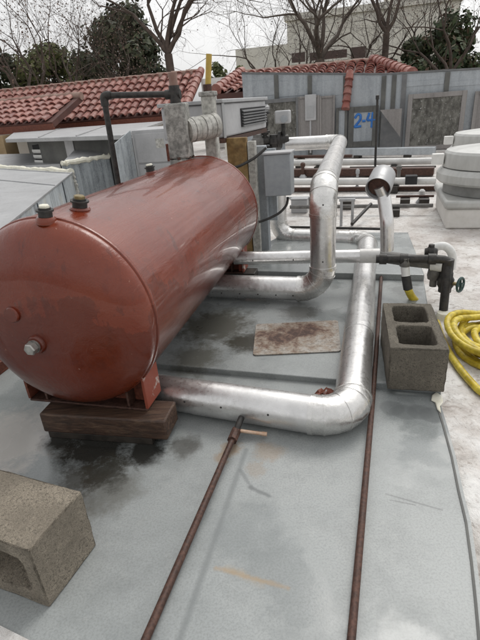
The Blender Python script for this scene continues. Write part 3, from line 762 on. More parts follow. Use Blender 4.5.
# jacketed cross pipe and second column
k0, k1 = C(186, 131, .03), C(216, 125, .16)
cx = thing('cross_pipe', k0-Z*.03, 'short white ribbed pipe between the two lagged columns', 'pipe')
m = MB(); N_ = 6
for i in range(N_):
    m.tube([k0.lerp(k1, i/N_), k0.lerp(k1, (i+.9)/N_)], PX(11.5, k0)*(1+.03*(i % 2)), 24)
part('ribbed_jacket', m, M['cement_light'], cx)
col2c = AY(213, 150, Yc+.2)
c2b = Vec((col2c.x, col2c.y, .055)); z2 = AY(213, 96, Yc+.2).z; w2 = PX(12.5, col2c)
col2 = thing('lagged_post', Vec((c2b.x, c2b.y, .0)), 'pale grey lagged post under the yellow pipe behind the tank', 'pipe lagging')
part('post', MB().cbox(c2b-Z*.05, Uc*w2, Vc*w2, z2-.0), M['cement_light'], col2, bevel=.01)
part('cap', MB().cbox(Vec((c2b.x, c2b.y, z2)), Uc*w2*1.25, Vc*w2*1.2, .025), M['cement'], col2, bevel=.006)
yp = thing('yellow_pipe', Vec((c2b.x, c2b.y, z2+.025)), 'upright yellow painted pipe rising in front of the tiled roof', 'pipe')
ytop = AY(209, 54, Yc+.2)
part('pipe', MB().tube([Vec((c2b.x, c2b.y, z2+.02)), Vec((ytop.x, ytop.y, ytop.z))], PX(3.0, ytop), 14), M['yellow_pipe'], yp)
part('socket', MB().tube([Vec((c2b.x, c2b.y, z2+.025)), Vec((c2b.x, c2b.y, z2+.06))], PX(4.6, ytop), 14), M['rust'], yp)

# ------------------------------------------------------------------ grilled unit on posts, switch box, valve cluster
Yg = Yc+.42
g00 = AY(224, 138, Yg); 
gdir = Vec((sin(rad(22)), cos(rad(22)), 0)); gout = Vec((gdir.y, -gdir.x, 0))
gtop = AY(224, 103, Yg).z; gbot = g00.z; glen = .90
gu = thing('grille_unit', Vec((g00.x, g00.y, gbot)), 'grey ventilation unit with a dark slatted grille above the ochre board', 'ventilation unit')
gw = .42; hh = gtop-gbot
part('casing', MB().obox(g00, gdir*glen, -gout*gw, Z*hh), M['unit'], gu, bevel=.012)
part('lid', MB().obox(g00+gout*.015-gdir*.015+Z*(hh+.001), gdir*(glen+.03), -gout*(gw+.03), Z*.022), M['galv'], gu, bevel=.004)
gr = part('grille', MB().obox(g00+gdir*glen*.36+gout*.001+Z*hh*.22, gdir*glen*.60, gout*.006, Z*hh*.58), M['void'], gu)
for i in range(6):
    z0 = hh*(.25+.092*i); part('slat', MB().obox(g00+gdir*glen*.37+gout*.008+Z*z0, gdir*glen*.58, gout*.012+Z*-.006, Z*.007), M['panel_dark'], gr)
part('corner_trim', MB().obox(g00-gdir*.004+gout*.002, gdir*.035, gout*.004, Z*hh), M['galv'], gu)
part('base_rail', MB().obox(g00+gout*.001-Z*.03, gdir*glen, -gout*.05, Z*.028), M['rust'], gu)
bp = AY(226, 140, Yg+.03)
ob = thing('ochre_board', Vec((bp.x, bp.y, 0)), 'ochre weathered timber boards standing under the grilled unit', 'board')
part('board', MB().obox(Vec((bp.x, bp.y, .03)), Ud*.13, Vd*.04, Z*(gbot-.035)), M['ochre'], ob, bevel=.004)
part('white_strip', MB().obox(Vec((bp.x, bp.y, .03))+Ud*.135, Ud*.05, Vd*.045, Z*(gbot-.06)), M['cement_light'], ob, bevel=.004)
# grey cabinet legs and panel behind
pp0 = AY(250, 140, Yg+.12)
cab = thing('steel_post', Vec((pp0.x, pp0.y, 0)), 'pale blue grey steel post between the tank and the switch box', 'post')
part('post', MB().obox(Vec((AY(247, 200, Yg+.1).x, Yg+.1, .0)), Ud*.14, Vd*.06, Z*(AY(255, 146, Yg+.1).z)), M['panel'], cab, bevel=.004)
part('backing_panel', MB().obox(Vec((AY(246, 160, Yg+.17).x, Yg+.17, .25)), Ud*.2, Vd*.02, Z*(AY(255, 150, Yg+.1).z-.25)), M['streak'], cab)
Ys = Yg-.02
s0, s1, s2 = AY(265, 197, Ys), AY(291, 197, Ys), AY(265, 155, Ys)
sw = thing('switch_box', s0, 'grey metal switch box hung below the black valves', 'electrical box')
sd_ = (Ud*.98+Vd*.2).normalized()
part('case', MB().obox(s0, sd_*(s1-s0).length, Vd*.13, Z*(s2.z-s0.z)), M['ebox'], sw, bevel=.006)
part('lid', MB().obox(Vec((s0.x, s0.y, s2.z))-sd_*.006-Vd*.012, sd_*((s1-s0).length+.012), Vd*.15, Z*.012), M['unit'], sw, bevel=.003)
part('bracket', MB().obox(s0+Vd*.132+Z*.08, sd_*(s1-s0).length*.6, Vd*.05, Z*.04), M['galv'], sw)
cabp = [AY(288, 197, Ys+.06), AY(287, 205, Ys+.05), AY(280, 213, Ys+.02), AY(268, 219, Ys-.02), AY(259, 222, Ys-.03)]
single('cable', MB().tube(fillet(cabp, .05), PX(1.3, s0), 8), M['black_iron'], 'thin black cable curving from under the switch box to the steel post', 'cable')
single('cable', MB().tube(fillet([AY(266, 148, Ys), AY(255, 158, Ys-.02), AY(240, 166, Ys-.05), AY(232, 168, Ys-.06)], .05), PX(1.3, s0), 8), M['black_iron'], 'thin black cable drooping from the valves to the ochre board', 'cable')
# valve cluster
Yv = b4.y-.06
def W(x, y, dY=0): return AY(x, y, Yv+dY)
vc = thing('valve_cluster', W(266, 152), 'cluster of black iron valves and unions at the start of the silver pipe', 'valve')
def blob(x, y, rx, hgt, m='black_iron', dY=0, n=12):
    P = W(x, y, dY); r = PX(rx, P); h = PX(hgt, P)
    part('valve_body', MB().lathe(P-Z*h/2, Z, [(0, 0), (0, r*.7), (h*.2, r*.75), (h*.3, r), (h*.7, r), (h*.8, r*.72), (h, r*.7), (h, 0)], n), M[m], vc)
blob(265, 122, 3.2, 14); blob(265, 108, 4.5, 7, 'galv'); blob(265, 113, 5.5, 2.5); blob(265, 132, 5, 5); blob(274, 141, 6, 12); blob(258, 142, 6.5, 14, 'grey_pipe'); blob(268, 150, 5, 8)
P0, P1 = W(256, 141), W(288, 139, .03)
part('pipe', MB().tube([P0, P1], PX(4.2, P0), 16).tube([W(265, 104), W(265, 152)], PX(2.0, P0), 12), M['black_iron'], vc)
P = W(280, 140, .02); part('flange', MB().tube([P-Ud*.012, P+Ud*.012], PX(8, P), 18), M['black_iron'], vc)
ac = W(283, 118, .02)
act = thing('actuator_box', W(283, 124, .02), 'small pale blue grey actuator head with a round dial above the valves', 'electrical box')
part('case', MB().cbox(ac-Z*PX(5, ac), Ud*PX(15, ac), Vd*PX(10, ac), PX(12, ac)), M['unit'], act, bevel=.012)
part('dial', MB().lathe(ac-Vd*PX(5, ac)+Ud*PX(2, ac)-Z*PX(1, ac), -Vd, [(0, 0), (0, PX(3.5, ac)), (.02, PX(3.2, ac)), (.02, 0)], 18), M['ebox'], act)
part('stem', MB().tube([ac-Z*PX(5, ac), ac-Z*PX(20, ac)], PX(2.2, ac), 10), M['black_iron'], act)

# ------------------------------------------------------------------ left housings behind the tank
HZ = .50
hA, hB2 = G(0, 229, HZ), G(72, 172, HZ)
hd = (hB2-hA).normalized(); hn = Vec((-hd.y, hd.x, 0))
hn = G(12, 168.5, HZ)-hB2; hw = hn.length*1.25; hn.normalize()
hA2 = hA-hd*1.2
hl = (hB2-hA2).length
ha = thing('duct_housing', Vec((hA.x, hA.y, ROOFZ)), 'streaked galvanised housing with a pale flat lid left of the tank', 'duct housing')
part('side_panel', MB().obox(Vec((hA2.x, hA2.y, ROOFZ+.002)), hd*hl, hn*hw, Z*(HZ-ROOFZ-.014)), M['streak'], ha)
part('lid', MB().obox(hA2+Z*-.012-hn*.012, hd*(hl+.012), hn*(hw+.024), Z*.014), M['galv'], ha, bevel=.003)
def bead0(a, b, rad_, n=22):
    P = [a.lerp(b, i/n)+Vec((random.uniform(-1, 1), random.uniform(-1, 1), random.uniform(-.5, .8)))*rad_*.35 for i in range(n+1)]
    return MB().tube(P, [rad_*random.uniform(.7, 1.3) for _ in P], 8)
for i in (1, 2):
    q = hA2+hd*(hl*(.52+.22*i)); part('lid_seam', MB().obox(q+Z*.0025-hn*.01, hd*.012, hn*hw, Z*.006), M['galv'], ha)
part('mastic_bead', bead0(hB2, hB2+hn*hw, .032), M['mastic'], ha)
part('mastic_bead', bead0(Vec((hB2.x, hB2.y, HZ-.01))-hn*.005, Vec((hB2.x, hB2.y, .05))-hn*.005, .022), M['cement_light'], ha)
for i in (1, 2, 3):
    q = hA2+hd*(hl*i/3.6)-hn*.001; part('rib', MB().obox(Vec((q.x, q.y, ROOFZ+.002)), hd*.02, -hn*.012, Z*(HZ-.02-ROOFZ)), M['streak'], ha)
# lower second housing continuing to the right
qa, qb, qc, qd = G(61, 164, .52), G(109, 156.5, .53), G(112, 141, .65), G(82, 142, .65)
hb_ = thing('duct_housing', Vec((qa.x, qa.y, ROOFZ)), 'smaller stained galvanised housing with a mastic edge below the flat lid', 'duct housing')

part('side_panel', MB().add([Vec((q.x, q.y, ROOFZ+.002)) for q in (qa, qb, qc, qd)]+[q-Z*.012 for q in (qa, qb, qc, qd)], [(3, 2, 1, 0), (4, 5, 6, 7), (0, 1, 5, 4), (1, 2, 6, 5), (2, 3, 7, 6), (3, 0, 4, 7)]), M['streak'], hb_)
part('lid', MB().prism([q-Z*.011 for q in (qa, qb, qc, qd)], Z*.012), M['galv'], hb_)
def bead(a, b, rad_, n=18):
    P = [a.lerp(b, i/n)+Vec((random.uniform(-1, 1), random.uniform(-1, 1), random.uniform(-.5, .8)))*rad_*.35 for i in range(n+1)]
    return MB().tube(P, [rad_*random.uniform(.7, 1.25) for _ in P], 8)
part('mastic_bead', bead(qa, qb, .03), M['mastic'], hb_); part('mastic_bead', bead(qb, qc, .018), M['mastic'], hb_)
# cabinet with two panels
Yk = 4.9
kx0, kx1 = AY(131, 131, Yk), AY(169, 126, Yk); kd = (Vec((kx1.x, kx1.y, 0))-Vec((kx0.x, kx0.y, 0))).normalized()
kd = (Ud*.97+Vd*.1).normalized(); kw = 1.0*(kx1.x-kx0.x)/kd.x*1.25
kz = kx0.z
ck = thing('grey_cabinet', Vec((kx0.x, Yk, ROOFZ)), 'pale grey equipment cabinet with two front panels behind the tank', 'cabinet')
part('body', MB().obox(Vec((kx0.x, Yk, ROOFZ+.002)), kd*kw, Vec((-kd.y, kd.x, 0))*.75-kd*.12, Z*(kz-ROOFZ)), M['unit'], ck, bevel=.006)
kf = Vec((kd.y, -kd.x, 0))
part('front_panel', MB().obox(Vec((kx0.x, Yk, kz-.30))+kd*.03+kf*.001, kd*(kw-.06), kf*.010, Z*.27), M['unit'], ck, bevel=.003)
part('front_panel', MB().obox(Vec((kx0.x, Yk, kz-.62))+kd*.03+kf*.001, kd*(kw-.06), kf*.010, Z*.305), M['unit'], ck, bevel=.003)
wg = [AY(112, 146, 4.5), AY(130.5, 130.5, 4.87), AY(132.5, 190, 4.87), AY(113, 195, 4.5)]
wg[2] = Vec((wg[1].x, wg[1].y, ROOFZ+.003)); wg[3] = Vec((wg[0].x, wg[0].y, ROOFZ+.003))
part('side_wing', MB().prism(wg, Vec((-.01, .012, 0))), M['streak'], ck)
stq = Vec((kx0.x, Yk, kz-.17))+kd*kw*.5+kf*.0115
part('sticker', MB().obox(stq, kd*.085, kf*.001, Z*.085), M['cement_light'], ck)
# flat slab canopy
SZ = .78
L4 = [G(5, 139, SZ), G(121, 135, SZ), G(164, 121, SZ), G(15, 131.5, SZ)]
sc_ = thing('flat_duct', Vec((L4[0].x, L4[0].y, ROOFZ)), 'long low duct with an overhanging flat metal lid below the tiled roof', 'duct')
part('lid', MB().prism([q-Z*.05 for q in L4], Z*.05), M['galv'], sc_, bevel=.006)
cL = (L4[0]+L4[1]+L4[2]+L4[3])/4
fd = (L4[1]-L4[0]); fdn = fd.normalized(); fin = Vec((-fdn.y, fdn.x, 0))
bl = [L4[0].lerp(L4[1], .17)+fin*.25, L4[1]+fin*.25+fdn*.05, L4[2].lerp(cL, .12), L4[3].lerp(cL, .2)]
body = MB().add([Vec((q.x, q.y, ROOFZ+.002)) for q in bl]+[Vec((q.x, q.y, SZ-.052)) for q in bl], [(3, 2, 1, 0), (4, 5, 6, 7), (0, 1, 5, 4), (1, 2, 6, 5), (2, 3, 7, 6), (3, 0, 4, 7)])
part('body', body, M['batten'], sc_, 0)
q = bl[0].lerp(bl[1], .30)-fin*.012; part('strap', MB().obox(Vec((q.x, q.y, .25)), fdn*.2, fin*.01, Z*(SZ-.31)), M['unit'], sc_)
for k in (.33, .66):
    a, b = L4[0].lerp(L4[1], k), L4[3].lerp(L4[2], k); part('lid_seam', MB().prism([a+Z*.001+fin*.02, b+Z*.001-fin*.02, b+Z*.001+fdn*.03-fin*.02, a+Z*.001+fdn*.03+fin*.02], Z*.012), M['galv'], sc_)
q = L4[0].lerp(L4[1], .06)+fin*.3; q = Vec((q.x, q.y, ROOFZ+.002))
lv = thing('louvre_vent', q, 'small white slatted vent under the left end of the flat lid', 'vent')
part('frame', MB().obox(q, fdn*.30, fin*.2, Z*(SZ-.09)), M['void'], lv)
for i in range(6):
    part('slat', MB().obox(q-fin*.02+Z*(.22+.075*i), fdn*.30, fin*.018-Z*.02, Z*.035), M['white_paint'], lv)
# low lid between housing and slab
lp_ = [G(-60, 170, .42), G(60, 164, .42), G(84, 152, .42), G(-60, 156, .42)]
single('low_duct', MB().prism([Vec((q.x, q.y, ROOFZ+.002)) for q in lp_], Z*(.42-ROOFZ)), M['galv'], 'low galvanised duct between the pale lidded housing and the flat lid', 'duct', smooth=0, bevel=.006)

# ------------------------------------------------------------------ metal screen wall at the back
WP = G(400, 151, ROOFZ); WN = Vd
def Wl(x, y, off=0): return ONP(x, y, WP-Vd*off, WN)
def wq(x0, y0, x1, y1, off, th, m=None):   # upright slab on the wall plane from two photo corners
    a, b = Wl(x0, y1), Wl(x1, y0); u0, u1 = (a-WP).dot(Ud), (b-WP).dot(Ud); z0, z1 = a.z, b.z
    m = m or MB(); m.obox(WP+Ud*u0-Vd*(off+th)+Z*(z0-WP.z), Ud*(u1-u0), Vd*th, Z*(z1-z0)); return m
TL_ = ((244, 74), (384, 75.5), (385, 75), (480, 69.5)); uS = (Wl(384, 100)-WP).dot(Ud)
wl = thing('screen_wall', WP+Ud*-.5, 'blue grey sheet metal parapet wall with battens below the tiled roof', 'wall')
u0 = (Wl(244, 110)-WP).dot(Ud); u1 = (Wl(520, 110)-WP).dot(Ud)+1.5
def topat(u):
    pts = [((Wl(*p)-WP).dot(Ud), Wl(*p).z) for p in TL_]
    for (a, za), (b, zb) in zip(pts, pts[1:]):
        if u <= b or (b, zb) == pts[-1]: return za+(zb-za)*(u-a)/(b-a)
def wallpoly(ua, ub2, off, th, zlo=.002, drop=0.0):
    a, b = WP+Ud*ua-Vd*(off+th), WP+Ud*ub2-Vd*(off+th)
    return MB().prism([Vec((a.x, a.y, ROOFZ+zlo)), Vec((b.x, b.y, ROOFZ+zlo)), Vec((b.x, b.y, topat(ub2)-drop)), Vec((a.x, a.y, topat(ua)-drop))], Vd*th)
topz = topat(u0)
for ua_, ub2 in ((u0, uS), (uS+.002, u1)):
    part('wall', wallpoly(ua_, ub2, -.10, .10), M['panel'], wl)
    a, b = WP+Ud*ua_-Vd*.02, WP+Ud*ub2-Vd*.02; a.z, b.z = topat(ua_)+.002, topat(ub2)+.002
    part('coping', MB().prism([a, b, b+Z*.03, a+Z*.03], Vd*.14), M['panel_dark'], wl)
for x in (277, 310, 345, 383, 393, 403, 445):
    q = Wl(x, 100); u = (q-WP).dot(Ud); part('batten', wallpoly(u-.04, u+.04, .002, .028, .003, .012), M['batten'] if x != 403 else M['panel_dark'], wl)
for x0, x1 in ((246, 276), (279, 309), (312, 344), (404.5, 444), (447, 482)):
    part('sheet_panel', wq(x0, 79, x1, 97 if x0 < 400 else 87, .003, .006), M['panel'], wl)
def framed(x0, y0, x1, y1, name, label, off=.05, fmat='panel_dark', inner='filter', fw=.05, cat='panel'):
    a, b = Wl(x0, y1), Wl(x1, y0); ua, ub_ = (a-WP).dot(Ud), (b-WP).dot(Ud); z0, z1 = max(a.z, ROOFZ+.01), b.z
    base = WP+Ud*((ua+ub_)/2)-Vd*(off+.06); base.z = z0
    t = thing(name, base, label, cat)
    o = WP+Ud*ua-Vd*(off+.05); o.z = z0; wdt, hgt = ub_-ua, z1-z0
    part('infill', MB().obox(o+Ud*fw+Z*fw+Vd*.02, Ud*(wdt-2*fw), Vd*.02, Z*(hgt-2*fw)), M[inner], t)
    fm = MB().obox(o, Ud*fw, Vd*.05, Z*hgt).obox(o+Ud*(wdt-fw), Ud*fw, Vd*.05, Z*hgt).obox(o+Ud*(fw+.001), Ud*(wdt-2*fw-.002), Vd*.049, Z*fw).obox(o+Ud*(fw+.001)+Z*(hgt-fw), Ud*(wdt-2*fw-.002), Vd*.049, Z*fw)
    part('frame', fm, M[fmat], t, 0, .006)
    return t, o, wdt, hgt
framed(404, 90, 467, 151, 'filter_screen', 'big weathered filter panel in a brown frame at the right end of the wall', .05, 'panel_brown', 'filter', .08)
framed(263, 97, 300, 142, 'filter_screen', 'dark framed filter panel half hidden behind the actuator box', .05, 'panel_dark', 'filter', .07)
framed(467, 90, 492, 151, 'metal_screen', 'plain warm grey panel at the right edge of the photo behind the exhaust fans', .05, 'panel_brown', 'panel_brown', .06)
t, o, wd_, hg_ = framed(299, 95, 320, 147, 'metal_door', 'warm grey flat panel behind the small grey junction box', .05, 'panel_brown', 'panel_brown', .04)
t, o, wd_, hg_ = framed(320, 95, 335.5, 147, 'metal_door', 'narrow warm grey panel between the junction box and the blue panel', .05, 'panel_brown', 'panel_brown', .04)
framed(336, 107, 348, 147, 'metal_door', 'narrow blue grey door left of the painted number panel', .05, 'batten', 'panel', .05)
t, o, wd_, hg_ = framed(348, 105, 379, 147, 'number_panel', 'blue grey panel with the painted blue number 2-4', .05, 'batten', 'panel', .10)
# the painted number: strokes
def stroke(pts, r): 
    P = [o+Vd*.018+Ud*(wd_*x)+Z*(hg_*y) for x, y in pts]; return MB().tube(fillet(P, .04, 4), r, 8)
mk = stroke([(.22, .72), (.30, .82), (.40, .80), (.42, .70), (.30, .58), (.20, .50), (.44, .52)], .022)
mk2 = stroke([(.47, .64), (.58, .645)], .022); mk3 = stroke([(.70, .83), (.62, .65), (.90, .66)], .022); mk4 = stroke([(.81, .84), (.79, .47)], .022)
for q in (mk2, mk3, mk4): mk.add(q.v, q.f)
part('painted_number', mk, M['blue_paint'], t)
# junction box on the wall
a, b = Wl(305, 121, .12), Wl(316, 94, .12)
jb = thing('junction_box', Vec((a.x, a.y, a.z)), 'small pale grey junction box on the warm grey panel', 'electrical box')
part('case', MB().obox(a, Ud*(b-a).dot(Ud), Vd*.06, Z*(b.z-a.z)), M['unit'], jb, bevel=.01)
part('cover', MB().obox(a+Ud*.04+Z*.05-Vd*.008, Ud*((b-a).dot(Ud)-.08), Vd*.007, Z*(b.z-a.z)*.45), M['galv'], jb)
part('conduit', MB().tube([a+Ud*.1+Vd*.03, Vec((a.x, a.y, ROOFZ+.05))+Ud*.1+Vd*.03], .018, 10), M['unit'], jb)
# triangular brace
q0, q1, q2 = Wl(380, 110, .3), Wl(402, 110, .3), Wl(402, 137, .3)
q2 = Vec((q1.x, q1.y, q2.z)); q1 = Vec((q1.x, q1.y, q0.z))
single('brace_plate', MB().prism([q0, q1, q2], Vd*.03), M['panel_brown'], 'triangular warm grey metal brace plate left of the big filter panel', 'brace', smooth=0)
dk, dk2 = Wl(379.5, 147, .06), Wl(403.5, 112, .06)
single('dark_opening', MB().obox(Vec((dk.x, dk.y, ROOFZ+.01)), Ud*((dk2-dk).dot(Ud)), Vd*.04, Z*(dk2.z-ROOFZ)), M['panel_dark'], 'dark recessed panel behind the triangular brace', 'panel', smooth=0)

# ------------------------------------------------------------------ long conduits and ducts on the back roof
def roofline(name, x0, y0, x1, y1, rpx, zc, mat, label, cat, sleeper=True, box=False, grp=None):
    a, b = G(x0, y0, zc), G(x1, y1, zc); r = PX(rpx, a.lerp(b, .5)); dr = (b-a).normalized(); nr_ = Vec((-dr.y, dr.x, 0))
    t = thing(name, Vec((a.x, a.y, ROOFZ)).lerp(Vec((b.x, b.y, ROOFZ)), .5), label, cat, grp)
    if box: part('casing', MB().obox(a-nr_*r*1.5-Z*r, dr*(b-a).length, nr_*r*3, Z*2*r), M[mat], t, bevel=.004)
    else: part('pipe', MB().tube([a, a.lerp(b, .5), b], r, 16), M[mat], t)
    if sleeper:
        n_ = max(2, int((b-a).length/.9))
        for i in range(n_):
            q = a.lerp(b, (i+.5)/n_); hgt = zc-r-.002-ROOFZ
            if hgt > .01: part('sleeper', MB().cbox(Vec((q.x, q.y, ROOFZ+.001)), dr*.09, nr_*.2, hgt), M['wood_dark'], t)
RL = 'pipes laid across the back roof'
roofline('roof_duct', 335, 152, 435, 150.5, 3.2, .08, 'panel', 'blue grey duct lying at the foot of the metal wall', 'duct', True, True)
roofline('roof_pipe', 285, 163, 437, 161, 3.2, .10, 'zinc_white', 'pale pipe on dark sleepers next in front of the blue grey duct', 'pipe', grp=RL)
roofline('roof_channel', 285, 172.5, 434, 171, 3.4, .035, 'rust', 'dark brown timber channel between the two pale pipes', 'channel', False, True)
roofline('roof_pipe', 285, 182, 436, 181, 3.4, .09, 'zinc_white', 'pale pipe with a black clamp lying left of the exhaust fan', 'pipe', grp=RL)
roofline('roof_channel', 285, 189.5, 436, 188, 1.8, .0, 'rust', 'thin brown strip in front of the clamped pale pipe', 'channel', False, True)
roofline('roof_pipe', 290, 207, 433, 205.5, 1.9, .05, 'grey_pipe', 'thin grey conduit nearest to the exhaust fan base', 'pipe', grp=RL)
roofline('roof_pipe', 288, 227, 384, 229, 1.3, .10, 'black_iron', 'thin black conduit just behind the silver cross pipe', 'pipe', False, grp=RL)
roofline('roof_pipe', 284, 157, 352, 156, 1.5, .14, 'rust', 'thin rusty pipe behind the upper run of the tall silver riser', 'pipe', grp=RL)
roofline('roof_pipe', 284, 198, 372, 197.5, 1.3, .07, 'galv', 'thin galvanised pipe ending just left of the open silver cup', 'pipe', grp=RL)
roofline('roof_pipe', 396, 196.5, 434, 196, 1.2, .06, 'rust', 'short thin rusty pipe between the open cup and the exhaust fan', 'pipe', grp=RL)
roofline('roof_pipe', 350, 167.5, 436, 166.5, 1.0, .06, 'black_iron', 'thin black pipe close behind the brown timber channel', 'pipe', grp=RL)
def stub(x, y, ytop, rpx, mat, label, capped=True):
    q = G(x, y, ROOFZ); tp = AY(x, ytop, q.y); t = thing('pipe_stub', q, label, 'pipe stub')
    part('pipe', MB().tube([q, Vec((q.x, q.y, tp.z))], PX(rpx, q), 12), M[mat], t)
    part('flashing', MB().lathe(q, Z, [(0, PX(rpx*2.6, q)), (.012, PX(rpx*2.5, q)), (.05, PX(rpx*1.2, q)), (.05, 0)], 14), M['galv'], t)
    if capped: part('cap', MB().lathe(Vec((q.x, q.y, tp.z)), Z, [(-.02, PX(rpx*1.5, q)), (.02, PX(rpx*1.5, q)), (.035, PX(rpx*.8, q)), (.035, 0)], 14), M[mat], t)
stub(303, 178, 165, 1.6, 'rust', 'short rusty capped stub standing among the roof pipes left of the riser')
stub(398, 183, 168, 1.8, 'grey_pipe', 'short grey capped stub right of the open silver cup')
stub(421, 203, 193, 2.0, 'zinc_white', 'small white capped stub just left of the exhaust fan base')
stub(357, 190, 172, 1.3, 'galv', 'slim galvanised stub between the riser and the open silver cup')
q = G(300, 212, ROOFZ); bx_ = thing('splice_box', q, 'small grey splice box on the thin grey conduit behind the switch box', 'electrical box')
part('case', MB().cbox(q+Z*.002, Ud*.16, Vd*.12, .13), M['unit'], bx_, bevel=.006); part('lid', MB().cbox(q+Z*.133, Ud*.17, Vd*.13, .01), M['galv'], bx_, bevel=.002)
q = G(411, 181, .10); single('pipe_clamp', MB().cbox(q-Z*.03, Ud*.12, Vd*.12, .09), M['void'], 'black clamp block on the pale pipe left of the exhaust fan', 'clamp', smooth=0)
for i, (x, y0, y1) in enumerate(((377, 95, 160),)):
    gq = G(375, 172, ROOFZ); gt = AY(377.5, 97, gq.y)
    st_ = thing('slim_standpipe', gq, 'thin dark standpipe in front of the painted number panel', 'pipe')
    part('pipe', MB().tube([gq, Vec((gt.x, gt.y, gt.z))], PX(1.1, gq), 10), M['black_iron'], st_)
    part('cap', MB().lathe(Vec((gt.x, gt.y, gt.z)), Z, [(-.03, PX(1.7, gq)), (.02, PX(1.7, gq)), (.03, 0)], 10), M['black_iron'], st_)
    part('foot', MB().lathe(gq, Z, [(0, .09), (.02, .09), (.03, .04), (.03, 0)], 14), M['galv'], st_)
d0, d1 = G(352, 224, .02), AY(374, 160, G(375, 196).y)
single('leaning_rod', MB().tube([d0, AY(371, 204, d0.y+.35)], PX(1.7, d0), 10), M['black_iron'], 'short dark rod leaning behind the open silver cup', 'rod')
# small white pipe frame behind the riser
fq = G(345, 232, .04); fr_ = thing('pipe_stand', fq, 'little pale pipe stand behind the top of the tall riser', 'pipe stand')
fa, fb = G(341, 226, ROOFZ), G(352, 226, ROOFZ)
ht = AY(341, 200, fa.y).z
part('leg', MB().tube([fa, Vec((fa.x, fa.y, ht))], .012, 10), M['galv'], fr_); part('leg', MB().tube([fb, Vec((fb.x, fb.y, ht))], .012, 10), M['galv'], fr_)
part('crossbar', MB().tube([Vec((fa.x, fa.y, ht))-Ud*.02, Vec((fb.x, fb.y, ht))+Ud*.02], .014, 10), M['galv'], fr_)
# ------------------------------------------------------------------ exhaust fans
def fan(gx, gy, sc, label, rp):
    base = G(gx, gy, ROOFZ); t = thing('exhaust_fan', base, label, 'exhaust fan', 'mushroom exhaust fans')
    r = rp; cu = MB().cbox(base+Z*.002, Ud*r*1.86, Vd*r*1.86, .17*sc); part('curb', cu, M['curb'], t, bevel=.015)
    part('curb_flange', MB().cbox(base+Z*.175*sc, Ud*r*1.98, Vd*r*1.98, .07*sc), M['fan'], t, bevel=.02)
    z = .25*sc
    part('throat', MB().lathe(base+Z*z, Z, [(0, 0), (0, r*.93), (.10*sc, r*.93), (.11*sc, 0)], 48), M['fan_dark'], t)
    part('shroud_ring', MB().lathe(base+Z*(z+.09*sc), Z, [(0, r*.8), (0, r*1.02), (.02*sc, r*1.07), (.08*sc, r*1.07), (.12*sc, r*1.0), (.13*sc, r*.8)], 64), M['fan'], t, 25)
    part('cap', MB().lathe(base+Z*(z+.225*sc), Z, [(-.005, 0), (-.005, r*.975), (.01*sc, r*.985), (.11*sc, r*.96), (.13*sc, r*.93), (.15*sc, r*.6), (.157*sc, 0)], 64), M['fan'], t, 25)
    q = base-Ud*(r*1.02)+Z*(z+.24*sc)-Vd*.04
    part('switch', MB().cbox(q-Ud*.03, Ud*.09, Vd*.07, .085), M['white_paint'], t, bevel=.004)
    return t
fan(491, 217, .93, 'squat grey white exhaust fan on a white curb at the right edge', .44)
fan(491, 186, .95, 'second exhaust fan mostly hidden behind the squat nearest one', .46)

# ------------------------------------------------------------------ tiled roofs
def tile_roof(name, label, E0, E1, up, rows, pitch=.215, lap=.28, hips=(), wall_h=1.0, ridge=True, thick=.12, wallmat='cream_dark'):
    """E0-E1 the eave line, up: vector from eave to ridge"""
    e = (E1-E0); L = e.length; ed = e.normalized(); ud = up.normalized(); nrm = ed.cross(ud)
    if nrm.z < 0: nrm = -nrm
    t = thing(name, Vec(((E0.x+E1.x)/2, (E0.y+E1.y)/2, ROOFZ)), label, 'tiled roof')
    n = int(L/pitch); R_ = random.Random(3); m = MB(); ul = up.length
    rows = int(ul/lap)
    for i in range(n):
        for j in range(rows+1):
            u = (i+.5)*pitch; s = j*lap
            lo, hi = (hips[0](s/ul)*L if hips else 0), (hips[1](s/ul)*L if hips else L)
            if u < lo or u > hi: continue
            c = E0+ed*(u+R_.uniform(-.012, .012))+ud*s+nrm*R_.uniform(0, .012)
            l2 = min(lap*1.12, ul-s+.05)
            if l2 < .08: continue
            v = []
            K = 6
            for q, rad_, hgt in ((0, pitch*.43, .035), (1, pitch*.36, .0)):
                for k in range(K+1):
                    th = pi*k/K; v.append(c+ud*(l2*q)+ed*(rad_*cos(th))+nrm*(rad_*.85*sin(th)+hgt))
            for k in range(K+1):   # thickness at the butt
                th = pi*k/K; v.append(c+ed*(pitch*.36*cos(th))+nrm*(pitch*.30*sin(th)+.02))
            f = [(k, k+1, K+2+k, K+1+k) for k in range(K)]+[(k+1, k, 2*K+2+k, 2*K+3+k) for k in range(K)]
            m.add(v, f)
    part('tiles', m, M['tile'], t, 50)
    h0, h1 = (hips[0](1)*L, hips[1](1)*L) if hips else (0, L)
    part('roof_slope', MB().prism([E0, E1, E0+ed*h1+up, E0+ed*h0+up], -nrm*thick), M['tile_bed'], t, 0)
    if ridge:
        rm = MB(); k = int((h1-h0)/.4)
        for i in range(k):
            p0 = E0+up+ed*(h0+(h1-h0)*i/k); rm.tube([p0, p0+ed*(h1-h0)/k*1.05], [.11, .09], 10)
        part('ridge_cap', rm, M['ridge'], t)
    return t, ed, nrm
